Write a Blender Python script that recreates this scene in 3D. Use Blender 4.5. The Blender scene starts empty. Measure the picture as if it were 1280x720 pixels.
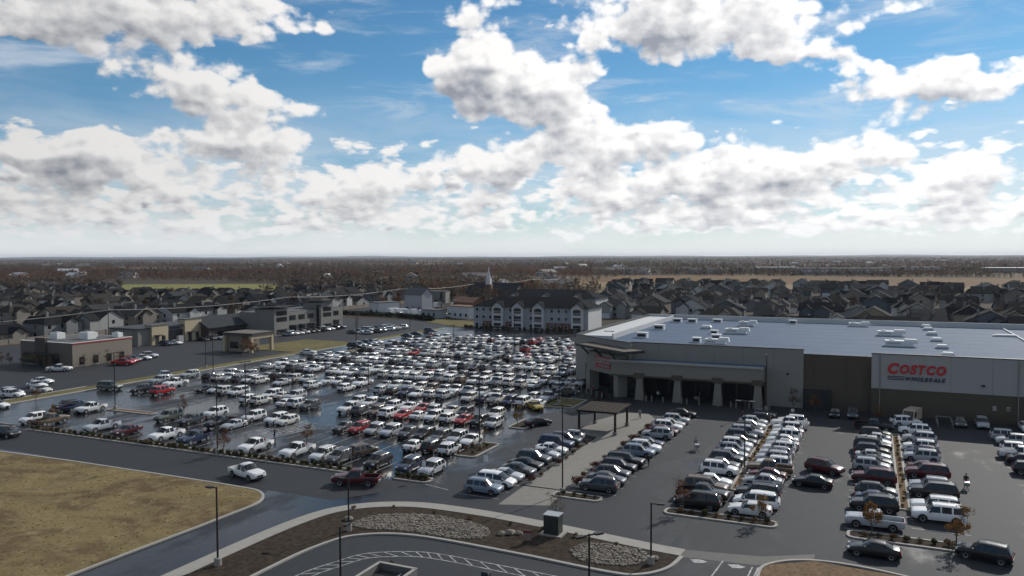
import bpy, math, random
from mathutils import Vector, Matrix
R = math.radians
rnd = random.Random(7)
scene = bpy.context.scene
col = scene.collection

# ------------------------------------------------------------------ camera
YAW = R(24.5)                      # world X runs along the store front, world Y away from the camera
CAM_H = 28.5
cam_data = bpy.data.cameras.new('camera')
cam_data.sensor_width = 36.0
cam_data.lens = 985.0 / 1280.0 * 36.0
cam_data.clip_start = 0.5
cam_data.clip_end = 60000.0
cam = bpy.data.objects.new('camera', cam_data)
col.objects.link(cam)
cam.location = (0, 0, CAM_H)
cam.rotation_euler = (R(90) - math.atan(40 / 985.0), R(0.18), YAW)
scene.camera = cam

# ------------------------------------------------------------------ view
scene.view_settings.view_transform = 'Standard'
scene.view_settings.look = 'None'
scene.view_settings.gamma = 1.0
scene.view_settings.use_curve_mapping = False
scene.view_settings.exposure = -0.5
scene.cycles.use_denoising = True
scene.cycles.max_bounces = 6
scene.cycles.diffuse_bounces = 2
scene.cycles.glossy_bounces = 3
scene.cycles.transmission_bounces = 3
scene.cycles.volume_bounces = 0
scene.cycles.sample_clamp_indirect = 6.0

# ------------------------------------------------------------------ sun
SUN_EL, SUN_AZ = R(31), R(17.5)    # azimuth clockwise from +Y
sun_dir = Vector((math.sin(SUN_AZ) * math.cos(SUN_EL), math.cos(SUN_AZ) * math.cos(SUN_EL), math.sin(SUN_EL)))
sl = bpy.data.lights.new('sun', 'SUN')
sl.energy = 5.0
sl.angle = R(0.6)
sl.color = (1.0, 0.95, 0.87)
so = bpy.data.objects.new('sun', sl)
col.objects.link(so)
so.rotation_euler = (-sun_dir).to_track_quat('-Z', 'Y').to_euler()
so.location = (0, 0, 200)

# ------------------------------------------------------------------ node helpers
class NT:
    def __init__(s, tree): s.t = tree
    def n(s, kind, **kw):
        nd = s.t.nodes.new(kind)
        for k, v in kw.items(): setattr(nd, k, v)
        return nd
    def put(s, sock, val):
        if isinstance(val, bpy.types.NodeSocket): s.t.links.new(val, sock)
        elif val is not None:
            if sock.type == 'VECTOR' and len(val) == 4: val = val[:3]
            sock.default_value = val
    def m(s, op, a, b=None, c=None, clamp=False):
        nd = s.n('ShaderNodeMath', operation=op, use_clamp=clamp)
        s.put(nd.inputs[0], a); s.put(nd.inputs[1], b); s.put(nd.inputs[2], c)
        return nd.outputs[0]
    def vm(s, op, a, b=None, scale=None):
        nd = s.n('ShaderNodeVectorMath', operation=op)
        s.put(nd.inputs[0], a); s.put(nd.inputs[1], b)
        if scale is not None: s.put(nd.inputs['Scale'], scale)
        return nd.outputs['Value'] if op in ('DOT_PRODUCT', 'LENGTH') else nd.outputs[0]
    def ss(s, x, lo, hi, a=0.0, b=1.0):
        nd = s.n('ShaderNodeMapRange', interpolation_type='SMOOTHSTEP')
        s.put(nd.inputs[0], x); s.put(nd.inputs[1], lo); s.put(nd.inputs[2], hi); s.put(nd.inputs[3], a); s.put(nd.inputs[4], b)
        return nd.outputs[0]
    def mix(s, f, a, b):
        nd = s.n('ShaderNodeMix', data_type='RGBA')
        s.put(nd.inputs[0], f); s.put(nd.inputs[6], a); s.put(nd.inputs[7], b)
        return nd.outputs[2]
    def noise(s, vec, scale, detail=4, rough=0.55, dist=0.0):
        nd = s.n('ShaderNodeTexNoise')
        if vec is not None: s.put(nd.inputs['Vector'], vec)
        nd.inputs['Scale'].default_value = scale; nd.inputs['Detail'].default_value = detail
        nd.inputs['Roughness'].default_value = rough; nd.inputs['Distortion'].default_value = dist
        return nd.outputs['Fac']

def rgb(r, g, b): return (r, g, b, 1.0)

# ------------------------------------------------------------------ sky: Nishita with cumulus in the world shader
CLOUDS = [
    # azimuth from the view axis, elevation, half width, half height (degrees), heap
    (-26.1,15.4,15.7,2.3,1.00), (-31.0,13.6,7.0,1.5,0.90), (-12.4,16.9,13.6,0.8,0.70), (-23.8,11.9,5.6,1.9,1.00), (-16.2,10.0,4.5,1.6,1.00),
    (-20.1,11.0,3.8,1.7,0.90), (-27.9,6.2,5.1,2.5,1.30), (-32.2,6.7,3.4,1.6,1.00), (-30.4,3.8,6.0,1.3,1.20), (-18.9,7.7,6.2,2.0,1.20),
    (-23.2,4.9,6.9,1.8,1.00), (-9.2,3.9,7.8,2.9,1.00), (-9.7,5.7,4.0,1.6,0.80), (-2.5,13.3,5.5,3.1,1.30), (1.2,11.6,6.4,3.0,1.30),
    (4.9,10.8,3.5,1.7,1.00), (10.9,8.5,6.2,2.2,1.10), (-0.6,6.6,6.4,2.3,1.00), (4.6,7.7,5.8,2.3,1.00), (12.5,16.1,10.8,4.0,1.20),
    (8.6,15.0,5.8,3.0,1.00), (19.1,13.8,4.7,2.2,1.00), (27.9,10.6,7.7,2.2,1.10), (23.4,11.1,3.2,1.4,0.80), (29.3,14.8,5.6,0.9,0.50),
    (24.2,6.7,3.6,2.0,1.10), (19.2,5.8,5.2,1.9,1.10), (30.2,4.9,6.0,1.8,1.00), (13.1,5.3,7.9,2.0,1.00), (6.9,4.6,6.9,2.0,1.00),
    (16.4,3.0,19.0,2.0,0.90), (-2.3,3.4,5.8,1.7,0.90), (25.9,2.9,9.4,1.9,1.00), (-26.4,2.8,13.0,1.4,0.90), (-13.6,2.6,7.3,1.4,0.80),
    (-4.6,2.0,7.5,0.9,0.70), (13.7,1.8,10.2,0.8,0.70), (27.3,1.3,8.3,0.7,0.70), (-21.6,1.3,8.7,0.6,0.60), (2.9,1.1,5.8,0.5,0.55),
    (9.2,0.9,4.0,0.5,0.55), (-30.4,1.1,4.5,0.5,0.60), (-9.2,1.1,6.9,0.5,0.50), (20.1,0.8,8.2,0.4,0.55),]

GAPS = [(-30.2,11.8,5.5,0.6,0.70), (-9.9,12.8,2.6,3.4,0.80), (8.6,12.1,3.5,1.4,1.10), (16.3,10.1,6.7,1.3,0.90), (-10.5,7.7,5.1,1.0,0.60), (21.4,11.6,1.6,1.2,0.50), (29.5,7.7,5.6,0.7,0.60), (-28.1,9.2,5.6,0.7,0.50)]      # open blue between the banks
ROWS = [0.4, 1.4, 2.6, 3.9, 5.2, 6.5, 7.8, 9.1, 10.4, 11.8, 13.4, 15.4]     # elevations of the tabulated bank heights
def bank(az, el):
    acc = -1.2
    for (a, e, hw, hh, st) in CLOUDS:
        lo = 0.8 if el < e else 1.0
        f = (1.0 - ((az - a) / hw) ** 2 - ((el - e) / (hh * lo)) ** 2) * 0.85 * st * (0.8 if e < 5.0 else 1.0) - (0.12 if e < 5.0 else 0.0)
        h = max(0.25 - abs(acc - f), 0.0) / 0.25
        acc = max(acc, f) + h * h * h * 0.25 / 6.0
    for (a, e, hw, hh, st) in GAPS:
        acc -= st * math.exp(-((az - a) / hw) ** 2 - ((el - e) / hh) ** 2)
    return max(acc, -1.4)

def cloud_group(name, fine):
    g = bpy.data.node_groups.new(name, 'ShaderNodeTree')
    g.interface.new_socket('Dir', in_out='INPUT', socket_type='NodeSocketVector')
    g.interface.new_socket('Density', in_out='OUTPUT', socket_type='NodeSocketFloat')
    k = NT(g)
    gi, go = k.n('NodeGroupInput'), k.n('NodeGroupOutput')
    d = k.vm('NORMALIZE', gi.outputs[0]) if not fine else gi.outputs[0]
    mp = k.n('ShaderNodeMapping', vector_type='POINT')          # turn the world so that +Y is the view axis
    mp.inputs['Rotation'].default_value = (0, 0, -YAW)
    k.put(mp.inputs[0], d)
    sp = k.n('ShaderNodeSeparateXYZ'); k.put(sp.inputs[0], mp.outputs[0])
    az = k.m('MULTIPLY', k.m('ARCTAN2', sp.outputs[0], sp.outputs[1]), 57.2958)
    el = k.m('MULTIPLY', k.m('ARCSINE', sp.outputs[2]), 57.2958)
    wn = k.n('ShaderNodeTexNoise'); k.put(wn.inputs['Vector'], d)
    wn.inputs['Scale'].default_value = 11.0; wn.inputs['Detail'].default_value = 1.0
    wc = k.n('ShaderNodeSeparateColor'); k.put(wc.inputs[0], wn.outputs['Color'])
    azw = k.m('MULTIPLY_ADD', wc.outputs[0], 2.6, k.m('SUBTRACT', az, 1.3))
    elw = k.m('MULTIPLY_ADD', wc.outputs[1], 1.0, k.m('SUBTRACT', el, 0.5))
    t = k.m('MULTIPLY_ADD', azw, 1.0 / 76.0, 0.5)
    acc = None
    for q in range(4):
        rp = k.n('ShaderNodeValToRGB'); cr = rp.color_ramp; cr.interpolation = 'LINEAR'
        k.put(rp.inputs[0], t)
        n = 32
        while len(cr.elements) < n: cr.elements.new(0.5)
        for i in range(n):
            cr.elements[i].position = i / (n - 1)
        for i in range(n):
            a_ = -38 + 76 * i / (n - 1)
            cr.elements[i].color = tuple((bank(a_, ROWS[q * 3 + c]) + 1.5) / 3.0 for c in range(3)) + (1.0,)
        wts = []
        for c in range(3):
            i = q * 3 + c
            e = ROWS[i]
            up = ROWS[i + 1] if i + 1 < 12 else 30.0
            dn = ROWS[i - 1] if i > 0 else -5.0
            l = k.m('MULTIPLY_ADD', elw, 1 / (e - dn), -dn / (e - dn), clamp=True)
            r = k.m('MULTIPLY_ADD', elw, -1 / (up - e), up / (up - e), clamp=True)
            wts.append(k.m('MULTIPLY', l, r) if False else k.m('MINIMUM', l, r))
        cw = k.n('ShaderNodeCombineXYZ')
        for c in range(3): k.put(cw.inputs[c], wts[c])
        dp = k.vm('DOT_PRODUCT', rp.outputs[0], cw.outputs[0])
        acc = dp if acc is None else k.m('ADD', acc, dp)
    acc = k.m('MULTIPLY_ADD', acc, 3.0, -1.5)
    # the rest of the sky goes on with a broken field of the same kind
    wide = k.noise(d, 4.2, 2)
    field = k.m('MULTIPLY_ADD', wide, 3.4, -1.55)
    out = k.m('MAXIMUM', k.ss(k.m('ABSOLUTE', az), 33.0, 38.0), k.ss(el, 17.0, 22.0))
    acc = k.m('ADD', k.m('MULTIPLY', acc, k.m('SUBTRACT', 1.0, out)), k.m('MULTIPLY', field, out))
    nv = k.vm('MULTIPLY', d, (1, 1, 1.35))
    lowf = k.ss(el, 1.0, 7.5, 1.0, 0.0)
    nl = k.vm('MULTIPLY', d, (1, 1, 2.6))
    fb1 = k.m('SUBTRACT', k.noise(nv, 15.0, 7 if fine else 3, 0.56), 0.5)
    fb2 = k.m('SUBTRACT', k.noise(nl, 30.0, 5 if fine else 2, 0.55), 0.5)
    fb = k.m('ADD', k.m('MULTIPLY', fb1, k.m('SUBTRACT', 1.0, k.m('MULTIPLY', lowf, 0.5))), k.m('MULTIPLY', fb2, k.m('MULTIPLY', lowf, 0.9)))
    vo = k.n('ShaderNodeTexVoronoi', feature='F1')
    k.put(vo.inputs['Vector'], nv)
    vo.inputs['Scale'].default_value = 30.0; vo.inputs['Detail'].default_value = 1.5 if fine else 0.0
    vo.inputs['Roughness'].default_value = 0.5
    bl = k.m('SUBTRACT', 0.5, vo.outputs['Distance'])
    amp = 1.0
    nz = k.m('MULTIPLY_ADD', fb, 2.0, k.m('MULTIPLY', bl, 0.55))
    den = k.m('MULTIPLY_ADD', nz, amp, acc)
    k.put(go.inputs[0], den)
    return g

world = bpy.data.worlds.new('World')
scene.world = world
world.use_nodes = True
wt = world.node_tree
wt.nodes.clear()
w = NT(wt)
sky = w.n('ShaderNodeTexSky', sky_type='NISHITA', sun_disc=False)
sky.sun_elevation = SUN_EL
sky.sun_rotation = SUN_AZ
sky.altitude = 800.0
sky.air_density = 1.0
sky.dust_density = 0.25
sky.ozone_density = 2.0
dirn = w.n('ShaderNodeTexCoord').outputs['Generated']
cg = cloud_group('cloud_density', True); cg2 = cloud_group('cloud_density_soft', False)
def dens(v, g=cg2):
    nd = w.n('ShaderNodeGroup'); nd.node_tree = g
    w.put(nd.inputs[0], v)
    return nd.outputs[0]
sd = tuple(sun_dir)
def toward(step): return w.vm('ADD', dirn, tuple(c * step for c in (sun_dir.x * 0.55, sun_dir.y * 0.55, 0.62)))
d0 = dens(dirn, cg); d1 = dens(toward(0.012), cg); d2 = dens(toward(0.052))
alpha = w.ss(d0, -0.06, 0.24)
p0, p1, p2 = (w.m('MAXIMUM', q, 0.0) for q in (d0, d1, d2))
od = w.m('MULTIPLY_ADD', p1, 0.45, w.m('MULTIPLY', p2, 0.75))
relief = w.m('SUBTRACT', d0, d1)
lit = w.m('SUBTRACT', w.m('MULTIPLY', w.m('SUBTRACT', 1.0, w.m('EXPONENT', w.m('MULTIPLY', od, -0.85))), 1.15), w.m('MULTIPLY_ADD', relief, 0.85, 0.10), clamp=True)
ccol = w.mix(lit, rgb(1.40, 1.385, 1.37), rgb(0.44, 0.475, 0.55))
sep = w.n('ShaderNodeSeparateXYZ'); w.put(sep.inputs[0], dirn)
# thin high cirrus veil
cv = w.vm('MULTIPLY', dirn, (1.0, 1.0, 5.0))
ci = w.noise(cv, 5.0, 7, 0.62, 0.6)
veil = w.ss(sep.outputs[2], 0.05, 0.24, 0.55, 0.0)
cirrus = w.m('MAXIMUM', w.m('MULTIPLY', w.ss(ci, 0.46, 0.74), 0.5), w.m('MULTIPLY', veil, w.ss(ci, 0.22, 0.62)))
tint = w.mix(w.ss(sep.outputs[2], 0.02, 0.22), w.vm('MULTIPLY', sky.outputs[0], (0.84, 1.02, 1.16)), w.vm('MULTIPLY', sky.outputs[0], (0.64, 1.08, 1.24)))
skyc = w.n('ShaderNodeVectorMath', operation='SCALE'); w.put(skyc.inputs[0], tint); skyc.inputs['Scale'].default_value = 0.10
base = w.mix(cirrus, skyc.outputs[0], rgb(1.15, 1.17, 1.2))
# clouds scatter forward: brighter towards the sun, duller away from it
ph = w.m('MULTIPLY_ADD', w.vm('DOT_PRODUCT', w.vm('NORMALIZE', dirn), sd), 0.5, 0.5)
ph = w.m('MULTIPLY_ADD', w.m('MULTIPLY', ph, ph), 0.80, 0.42)
cs = w.n('ShaderNodeVectorMath', operation='SCALE'); w.put(cs.inputs[0], ccol); w.put(cs.inputs['Scale'], ph)
# a farther, lower layer of small heaps that shows between the near banks
el_ = w.m('MULTIPLY', w.m('ARCSINE', w.vm('DOT_PRODUCT', w.vm('NORMALIZE', dirn), (0, 0, 1))), 57.2958)
prof = w.m('MULTIPLY', w.ss(el_, 0.3, 2.0), w.ss(el_, 12.0, 5.0))
def low_dens(v):
    q = w.vm('MULTIPLY', v, (1, 1, 2.3))
    vo_ = w.n('ShaderNodeTexVoronoi', feature='F1'); w.put(vo_.inputs['Vector'], q); vo_.inputs['Scale'].default_value = 34.0; vo_.inputs['Detail'].default_value = 1.0
    n_ = w.m('MULTIPLY_ADD', w.m('SUBTRACT', w.noise(q, 21.0, 6, 0.55), 0.5), 2.8, w.m('MULTIPLY', w.m('SUBTRACT', 0.5, vo_.outputs['Distance']), 0.5))
    return w.m('ADD', n_, w.m('MULTIPLY_ADD', prof, 0.85, -0.62))
f0 = low_dens(dirn); f1 = low_dens(toward(0.022))
fa = w.ss(f0, -0.06, 0.26)
fl = w.m('SUBTRACT', w.ss(w.m('MULTIPLY_ADD', w.m('MAXIMUM', f0, 0.0), 0.35, w.m('MAXIMUM', f1, 0.0)), 0.15, 0.95), w.m('MULTIPLY', w.ss(w.m('SUBTRACT', f0, f1), 0.0, 0.4), 0.3), clamp=True)
fcol = w.mix(fl, rgb(1.36, 1.35, 1.34), rgb(0.60, 0.64, 0.71))
fs_ = w.n('ShaderNodeVectorMath', operation='SCALE'); w.put(fs_.inputs[0], fcol); w.put(fs_.inputs['Scale'], ph)
base = w.mix(fa, base, fs_.outputs[0])
tot = w.mix(alpha, base, cs.outputs[0])
# haze of the far air over the horizon
hz = w.ss(sep.outputs[2], 0.0, 0.06, 0.62, 0.0)
tot = w.mix(hz, tot, rgb(1.24, 1.29, 1.35))
bg = w.n('ShaderNodeBackground')
w.put(bg.inputs[0], tot); bg.inputs[1].default_value = 1.0
wo = w.n('ShaderNodeOutputWorld')
wt.links.new(bg.outputs[0], wo.inputs[0])
world.cycles.sampling_method = 'MANUAL'
world.cycles.sample_map_resolution = 512

# ------------------------------------------------------------------ mesh helper
class MB:
    """collects faces with material slots and links them as one mesh"""
    def __init__(s): s.v = []; s.f = []; s.mi = []
    def face(s, idx, m=0): s.f.append(tuple(idx)); s.mi.append(m)
    def poly(s, pts, m=0):
        b = len(s.v); s.v += [tuple(p) for p in pts]; s.face(range(b, b + len(pts)), m)
    def box(s, x0, x1, y0, y1, z0, z1, m=0, rz=0.0, c=None, top=1.0):
        b = len(s.v)
        cx, cy = (x0 + x1) / 2, (y0 + y1) / 2
        pts = []
        for z, k in ((z0, 1.0), (z1, top)):
            for (x, y) in ((x0, y0), (x1, y0), (x1, y1), (x0, y1)):
                pts.append((cx + (x - cx) * k, cy + (y - cy) * k, z))
        if rz:
            ox, oy = c if c else (cx, cy)
            cs, sn = math.cos(rz), math.sin(rz)
            pts = [(ox + (x - ox) * cs - (y - oy) * sn, oy + (x - ox) * sn + (y - oy) * cs, z) for x, y, z in pts]
        s.v += pts
        for q in ((3, 2, 1, 0), (4, 5, 6, 7), (0, 1, 5, 4), (1, 2, 6, 5), (2, 3, 7, 6), (3, 0, 4, 7)):
            s.face([b + i for i in q], m)
        return s
    def prism(s, pts, z0, z1, m=0, mtop=None, bottom=True):
        n = len(pts)
        area = sum(pts[i][0] * pts[(i + 1) % n][1] - pts[(i + 1) % n][0] * pts[i][1] for i in range(n))
        if area < 0: pts = pts[::-1]
        b = len(s.v)
        s.v += [(x, y, z0) for x, y in pts] + [(x, y, z1) for x, y in pts]
        for i in range(n):
            j = (i + 1) % n
            s.face((b + i, b + j, b + n + j, b + n + i), m)
        s.face(range(b + n, b + 2 * n), m if mtop is None else mtop)
        if bottom: s.face(range(b + n - 1, b - 1, -1), m)
        return s
    def tube(s, path, rad, n=8, m=0, caps=True):
        path = [Vector(p) for p in path]
        rads = rad if isinstance(rad, (list, tuple)) else [rad] * len(path)
        rings = []
        for i, p in enumerate(path):
            d = (path[min(i + 1, len(path) - 1)] - path[max(i - 1, 0)]).normalized()
            a = d.cross(Vector((0, 0, 1)) if abs(d.z) < 0.9 else Vector((1, 0, 0))).normalized()
            c = d.cross(a)
            b = len(s.v)
            for k in range(n):
                t = 2 * math.pi * k / n
                s.v.append(tuple(p + (a * math.cos(t) + c * math.sin(t)) * rads[i]))
            rings.append(b)
        for i in range(len(rings) - 1):
            for k in range(n):
                s.face((rings[i] + k, rings[i] + (k + 1) % n, rings[i + 1] + (k + 1) % n, rings[i + 1] + k), m)
        if caps:
            s.face([rings[0] + k for k in range(n)][::-1], m); s.face([rings[-1] + k for k in range(n)], m)
        return s
    def lathe(s, prof, n=12, m=0, c=(0, 0, 0), axis='z'):
        b0 = []
        for r, z in prof:
            b = len(s.v); b0.append(b)
            for k in range(n):
                t = 2 * math.pi * k / n
                p = (r * math.cos(t), r * math.sin(t), z) if axis == 'z' else (r * math.cos(t), z, r * math.sin(t))
                s.v.append((c[0] + p[0], c[1] + p[1], c[2] + p[2]))
        for i in range(len(b0) - 1):
            for k in range(n):
                q = (b0[i] + k, b0[i] + (k + 1) % n, b0[i + 1] + (k + 1) % n, b0[i + 1] + k)
                s.face(q if axis == 'z' else q[::-1], m)
        e = [b0[-1] + k for k in range(n)]; st = [b0[0] + k for k in range(n)][::-1]
        s.face(e if axis == 'z' else e[::-1], m); s.face(st if axis == 'z' else st[::-1], m)
        return s
    def mesh(s, name, mats, smooth=False):
        me = bpy.data.meshes.new(name)
        me.from_pydata(s.v, [], s.f)
        for mt in (mats if isinstance(mats, (list, tuple)) else [mats]): me.materials.append(mt)
        if len(set(s.mi)) > 1: me.polygons.foreach_set('material_index', s.mi)
        if smooth: me.polygons.foreach_set('use_smooth', [True] * len(me.polygons))
        me.update()
        return me
    def obj(s, name, mats, parent=None, smooth=False):
        return link(name, s.mesh(name, mats, smooth), parent)

def link(name, me, parent=None, loc=None, rz=None):
    o = bpy.data.objects.new(name, me)
    col.objects.link(o)
    if parent is not None: o.parent = parent
    if loc is not None: o.location = loc
    if rz is not None: o.rotation_euler = (0, 0, rz)
    return o

used_labels = {}
def tag(o, label, cat, group=None):
    label = ' '.join(label.split())
    used_labels[label] = used_labels.get(label, 0) + 1
    o['label'] = label; o['category'] = cat
    if group: o['group'] = group
    return o
def thing(name, label, cat, loc=(0, 0, 0), rz=0.0, group=None):
    o = bpy.data.objects.new(name, None)
    o.empty_display_size = 0.5
    col.objects.link(o)
    o.location = loc; o.rotation_euler = (0, 0, rz)
    return tag(o, label, cat, group)
def struct(o): o['kind'] = 'structure'; return o
def stuff(o, label=None, cat=None):
    o['kind'] = 'stuff'
    if label: o['label'] = label; o['category'] = cat
    return o

ORD = ['first', 'second', 'third', 'fourth', 'fifth', 'sixth', 'seventh', 'eighth', 'ninth', 'tenth', 'eleventh', 'twelfth', 'thirteenth',
       'fourteenth', 'fifteenth', 'sixteenth', 'seventeenth', 'eighteenth', 'nineteenth', 'twentieth']
ORD += ['twenty-' + x for x in ORD[:9]] + ['thirtieth'] + ['thirty-' + x for x in ORD[:9]] + ['fortieth']

# ------------------------------------------------------------------ materials
def mat(name, c, rough=0.7, metal=0.0, spec=0.5, var=0.0, scale=3.0, bump=0.0, bscale=20.0, c2=None, objcol=False, coat=0.0, detail=5, bdist=0.02):
    m = bpy.data.materials.new(name); m.use_nodes = True
    t = NT(m.node_tree); b = m.node_tree.nodes['Principled BSDF']
    b.inputs['Roughness'].default_value = rough; b.inputs['Metallic'].default_value = metal
    b.inputs['Specular IOR Level'].default_value = spec
    b.inputs['Coat Weight'].default_value = coat; b.inputs['Coat Roughness'].default_value = 0.08
    base = rgb(*c)
    if objcol: base = t.n('ShaderNodeObjectInfo').outputs['Color']
    pos = t.n('ShaderNodeNewGeometry').outputs['Position']
    if c2 is not None:
        base = t.mix(t.ss(t.noise(pos, scale, detail, 0.6), 0.35, 0.65), base, rgb(*c2))
    if var:
        f = t.m('MULTIPLY_ADD', t.noise(pos, scale * 1.7, detail, 0.6), 2 * var, 1.0 - var)
        nd = t.n('ShaderNodeVectorMath', operation='SCALE'); t.put(nd.inputs[0], base); t.put(nd.inputs['Scale'], f)
        base = nd.outputs[0]
    t.put(b.inputs['Base Color'], base)
    if bump:
        bn = t.n('ShaderNodeBump'); bn.inputs['Strength'].default_value = bump; bn.inputs['Distance'].default_value = bdist
        t.put(bn.inputs['Height'], t.noise(pos, bscale, 4, 0.6)); t.put(b.inputs['Normal'], bn.outputs[0])
    return m

def emis(name, c, st):
    m = bpy.data.materials.new(name); m.use_nodes = True
    b = m.node_tree.nodes['Principled BSDF']
    b.inputs['Base Color'].default_value = rgb(*c); b.inputs['Emission Color'].default_value = rgb(*c); b.inputs['Emission Strength'].default_value = st
    return m

def asphalt_mat(name, c, wet, west=0.0):
    """asphalt with patches still wet from rain: the wet ones are darker and glossier"""
    m = bpy.data.materials.new(name); m.use_nodes = True
    t = NT(m.node_tree); b = m.node_tree.nodes['Principled BSDF']
    pos = t.n('ShaderNodeNewGeometry').outputs['Position']
    st = t.vm('MULTIPLY', pos, (1.0, 0.45, 1.0))
    patch = t.noise(st, 0.075, 6, 0.62)
    sx = t.n('ShaderNodeSeparateXYZ'); t.put(sx.inputs[0], pos)
    if west: patch = t.m('ADD', patch, t.ss(sx.outputs[0], -34.0, -58.0, 0.0, west))
    wetf = t.ss(patch, 0.50 - wet, 0.66 - wet)
    fine = t.noise(pos, 9.0, 4, 0.7)
    mid = t.noise(pos, 0.5, 5, 0.6)
    dry = t.mix(mid, rgb(*[x * 0.8 for x in c]), rgb(*[x * 1.25 for x in c]))
    dry = t.mix(t.m('MULTIPLY', fine, 0.35), dry, rgb(*[x * 0.55 for x in c]))
    wetc = t.mix(mid, rgb(*[x * 0.42 for x in c]), rgb(*[x * 0.62 for x in c]))
    base = t.mix(wetf, dry, wetc)
    # sealed cracks
    vo = t.n('ShaderNodeTexVoronoi', feature='DISTANCE_TO_EDGE')
    t.put(vo.inputs['Vector'], t.vm('ADD', pos, t.vm('SCALE', t.n('ShaderNodeTexNoise').outputs['Color'], scale=2.0)))
    vo.inputs['Scale'].default_value = 0.06
    crack = t.ss(vo.outputs['Distance'], 0.0, 0.006, 0.5, 0.0)
    base = t.mix(crack, base, rgb(0.012, 0.012, 0.013))
    t.put(b.inputs['Base Color'], base)
    t.put(b.inputs['Roughness'], t.m('MULTIPLY_ADD', wetf, -0.56, t.m('MULTIPLY_ADD', fine, 0.1, 0.72)))
    b.inputs['Specular IOR Level'].default_value = 0.30
    bn = t.n('ShaderNodeBump'); t.put(bn.inputs['Strength'], t.m('MULTIPLY_ADD', wetf, -0.25, 0.4)); bn.inputs['Distance'].default_value = 0.012
    t.put(bn.inputs['Height'], t.noise(pos, 14.0, 3, 0.7)); t.put(b.inputs['Normal'], bn.outputs[0])
    return m

M = {}
M['asphalt'] = asphalt_mat('asphalt', (0.030, 0.0335, 0.039), -0.05, 0.20)
M['asphalt_new'] = asphalt_mat('asphalt_new', (0.028, 0.0305, 0.036), -0.12)
M['concrete'] = mat('concrete', (0.29, 0.275, 0.245), 0.8, var=0.22, scale=0.6, bump=0.2, bscale=30)
M['kerb'] = mat('kerb_concrete', (0.33, 0.315, 0.285), 0.8, var=0.2, scale=0.8, bump=0.2, bscale=25)
M['marking'] = mat('white_marking', (0.46, 0.46, 0.45), 0.6, var=0.4, scale=1.6, c2=(0.20, 0.20, 0.20))
M['mulch'] = mat('mulch', (0.034, 0.025, 0.019), 0.95, spec=0.1, var=0.45, scale=1.6, bump=0.9, bscale=16, c2=(0.060, 0.046, 0.032), bdist=0.06)
M['bark'] = mat('tan_bark', (0.13, 0.09, 0.058), 0.95, spec=0.1, var=0.4, scale=3, bump=0.8, bscale=14, c2=(0.22, 0.15, 0.09), bdist=0.06)
M['stone'] = mat('river_stone', (0.22, 0.195, 0.155), 0.75, var=0.6, scale=2.2, c2=(0.14, 0.11, 0.085))
M['far_ground'] = None
M['galv'] = mat('dark_pole_metal', (0.030, 0.028, 0.027), 0.55, 0.3)
M['white'] = mat('white_paint', (0.74, 0.74, 0.72), 0.55, var=0.06, scale=1.0)
M['dark'] = mat('dark_plastic', (0.018, 0.018, 0.02), 0.55)
M['glass'] = mat('dark_glass', (0.010, 0.012, 0.015), 0.13, spec=0.6)
M['paint'] = mat('car_paint', (0.5, 0.5, 0.5), 0.38, 0.0, spec=0.35, objcol=True, coat=0.4)
M['rubber'] = mat('tyre_rubber', (0.014, 0.014, 0.015), 0.85)
M['rim'] = mat('alloy_rim', (0.42, 0.43, 0.45), 0.35, 0.8)
M['head'] = mat('headlight_lens', (0.62, 0.64, 0.66), 0.12, 0.2)
M['tail'] = mat('tail_lens', (0.30, 0.012, 0.012), 0.2)
M['chrome'] = mat('bright_trim', (0.55, 0.56, 0.58), 0.2, 0.9)
M['plate'] = mat('plate', (0.65, 0.66, 0.68), 0.5)
M['obj'] = mat('painted_wall', (0.5, 0.5, 0.5), 0.85, objcol=True, var=0.10, scale=0.35)
M['shingle'] = mat('roof_shingle', (0.04, 0.04, 0.042), 0.95, spec=0.06, objcol=True, var=0.25, scale=1.5, bump=0.4, bscale=6)
M['wood'] = mat('weathered_wood', (0.10, 0.075, 0.055), 0.85, var=0.3, scale=1.2)
M['trunk'] = mat('tree_bark', (0.085, 0.068, 0.055), 0.95, var=0.3, scale=2.0)
M['steel'] = mat('galvanised_steel', (0.45, 0.46, 0.47), 0.45, 0.6, var=0.1)

def foliage_mat(name, c, c2, trans=0.4):
    m = mat(name, c, 0.85, var=0.35, scale=0.35, c2=c2, detail=3, spec=0.2)
    b = m.node_tree.nodes['Principled BSDF']
    b.inputs['Specular IOR Level'].default_value = 0.15
    t = NT(m.node_tree); tr = t.n('ShaderNodeBsdfTranslucent'); mx = t.n('ShaderNodeMixShader')
    t.t.links.new(b.inputs['Base Color'].links[0].from_socket, tr.inputs[0])
    mx.inputs[0].default_value = trans
    t.t.links.new(b.outputs[0], mx.inputs[1]); t.t.links.new(tr.outputs[0], mx.inputs[2])
    t.t.links.new(mx.outputs[0], m.node_tree.nodes['Material Output'].inputs[0])
    return m
M['leaf_orange'] = foliage_mat('leaf_orange', (0.20, 0.095, 0.034), (0.15, 0.10, 0.04))
M['leaf_rust'] = foliage_mat('leaf_rust', (0.15, 0.062, 0.032), (0.10, 0.06, 0.036))
M['twig'] = foliage_mat('bare_twigs', (0.095, 0.064, 0.048), (0.13, 0.09, 0.064))
M['twig_grey'] = foliage_mat('grey_twigs', (0.070, 0.056, 0.047), (0.10, 0.080, 0.066))
M['evergreen'] = foliage_mat('evergreen', (0.018, 0.026, 0.017), (0.028, 0.036, 0.022))
M['shrub_green'] = foliage_mat('shrub_green', (0.042, 0.050, 0.022), (0.075, 0.070, 0.030))
M['shrub_dry'] = foliage_mat('shrub_dry', (0.17, 0.12, 0.065), (0.11, 0.072, 0.04))
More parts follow.
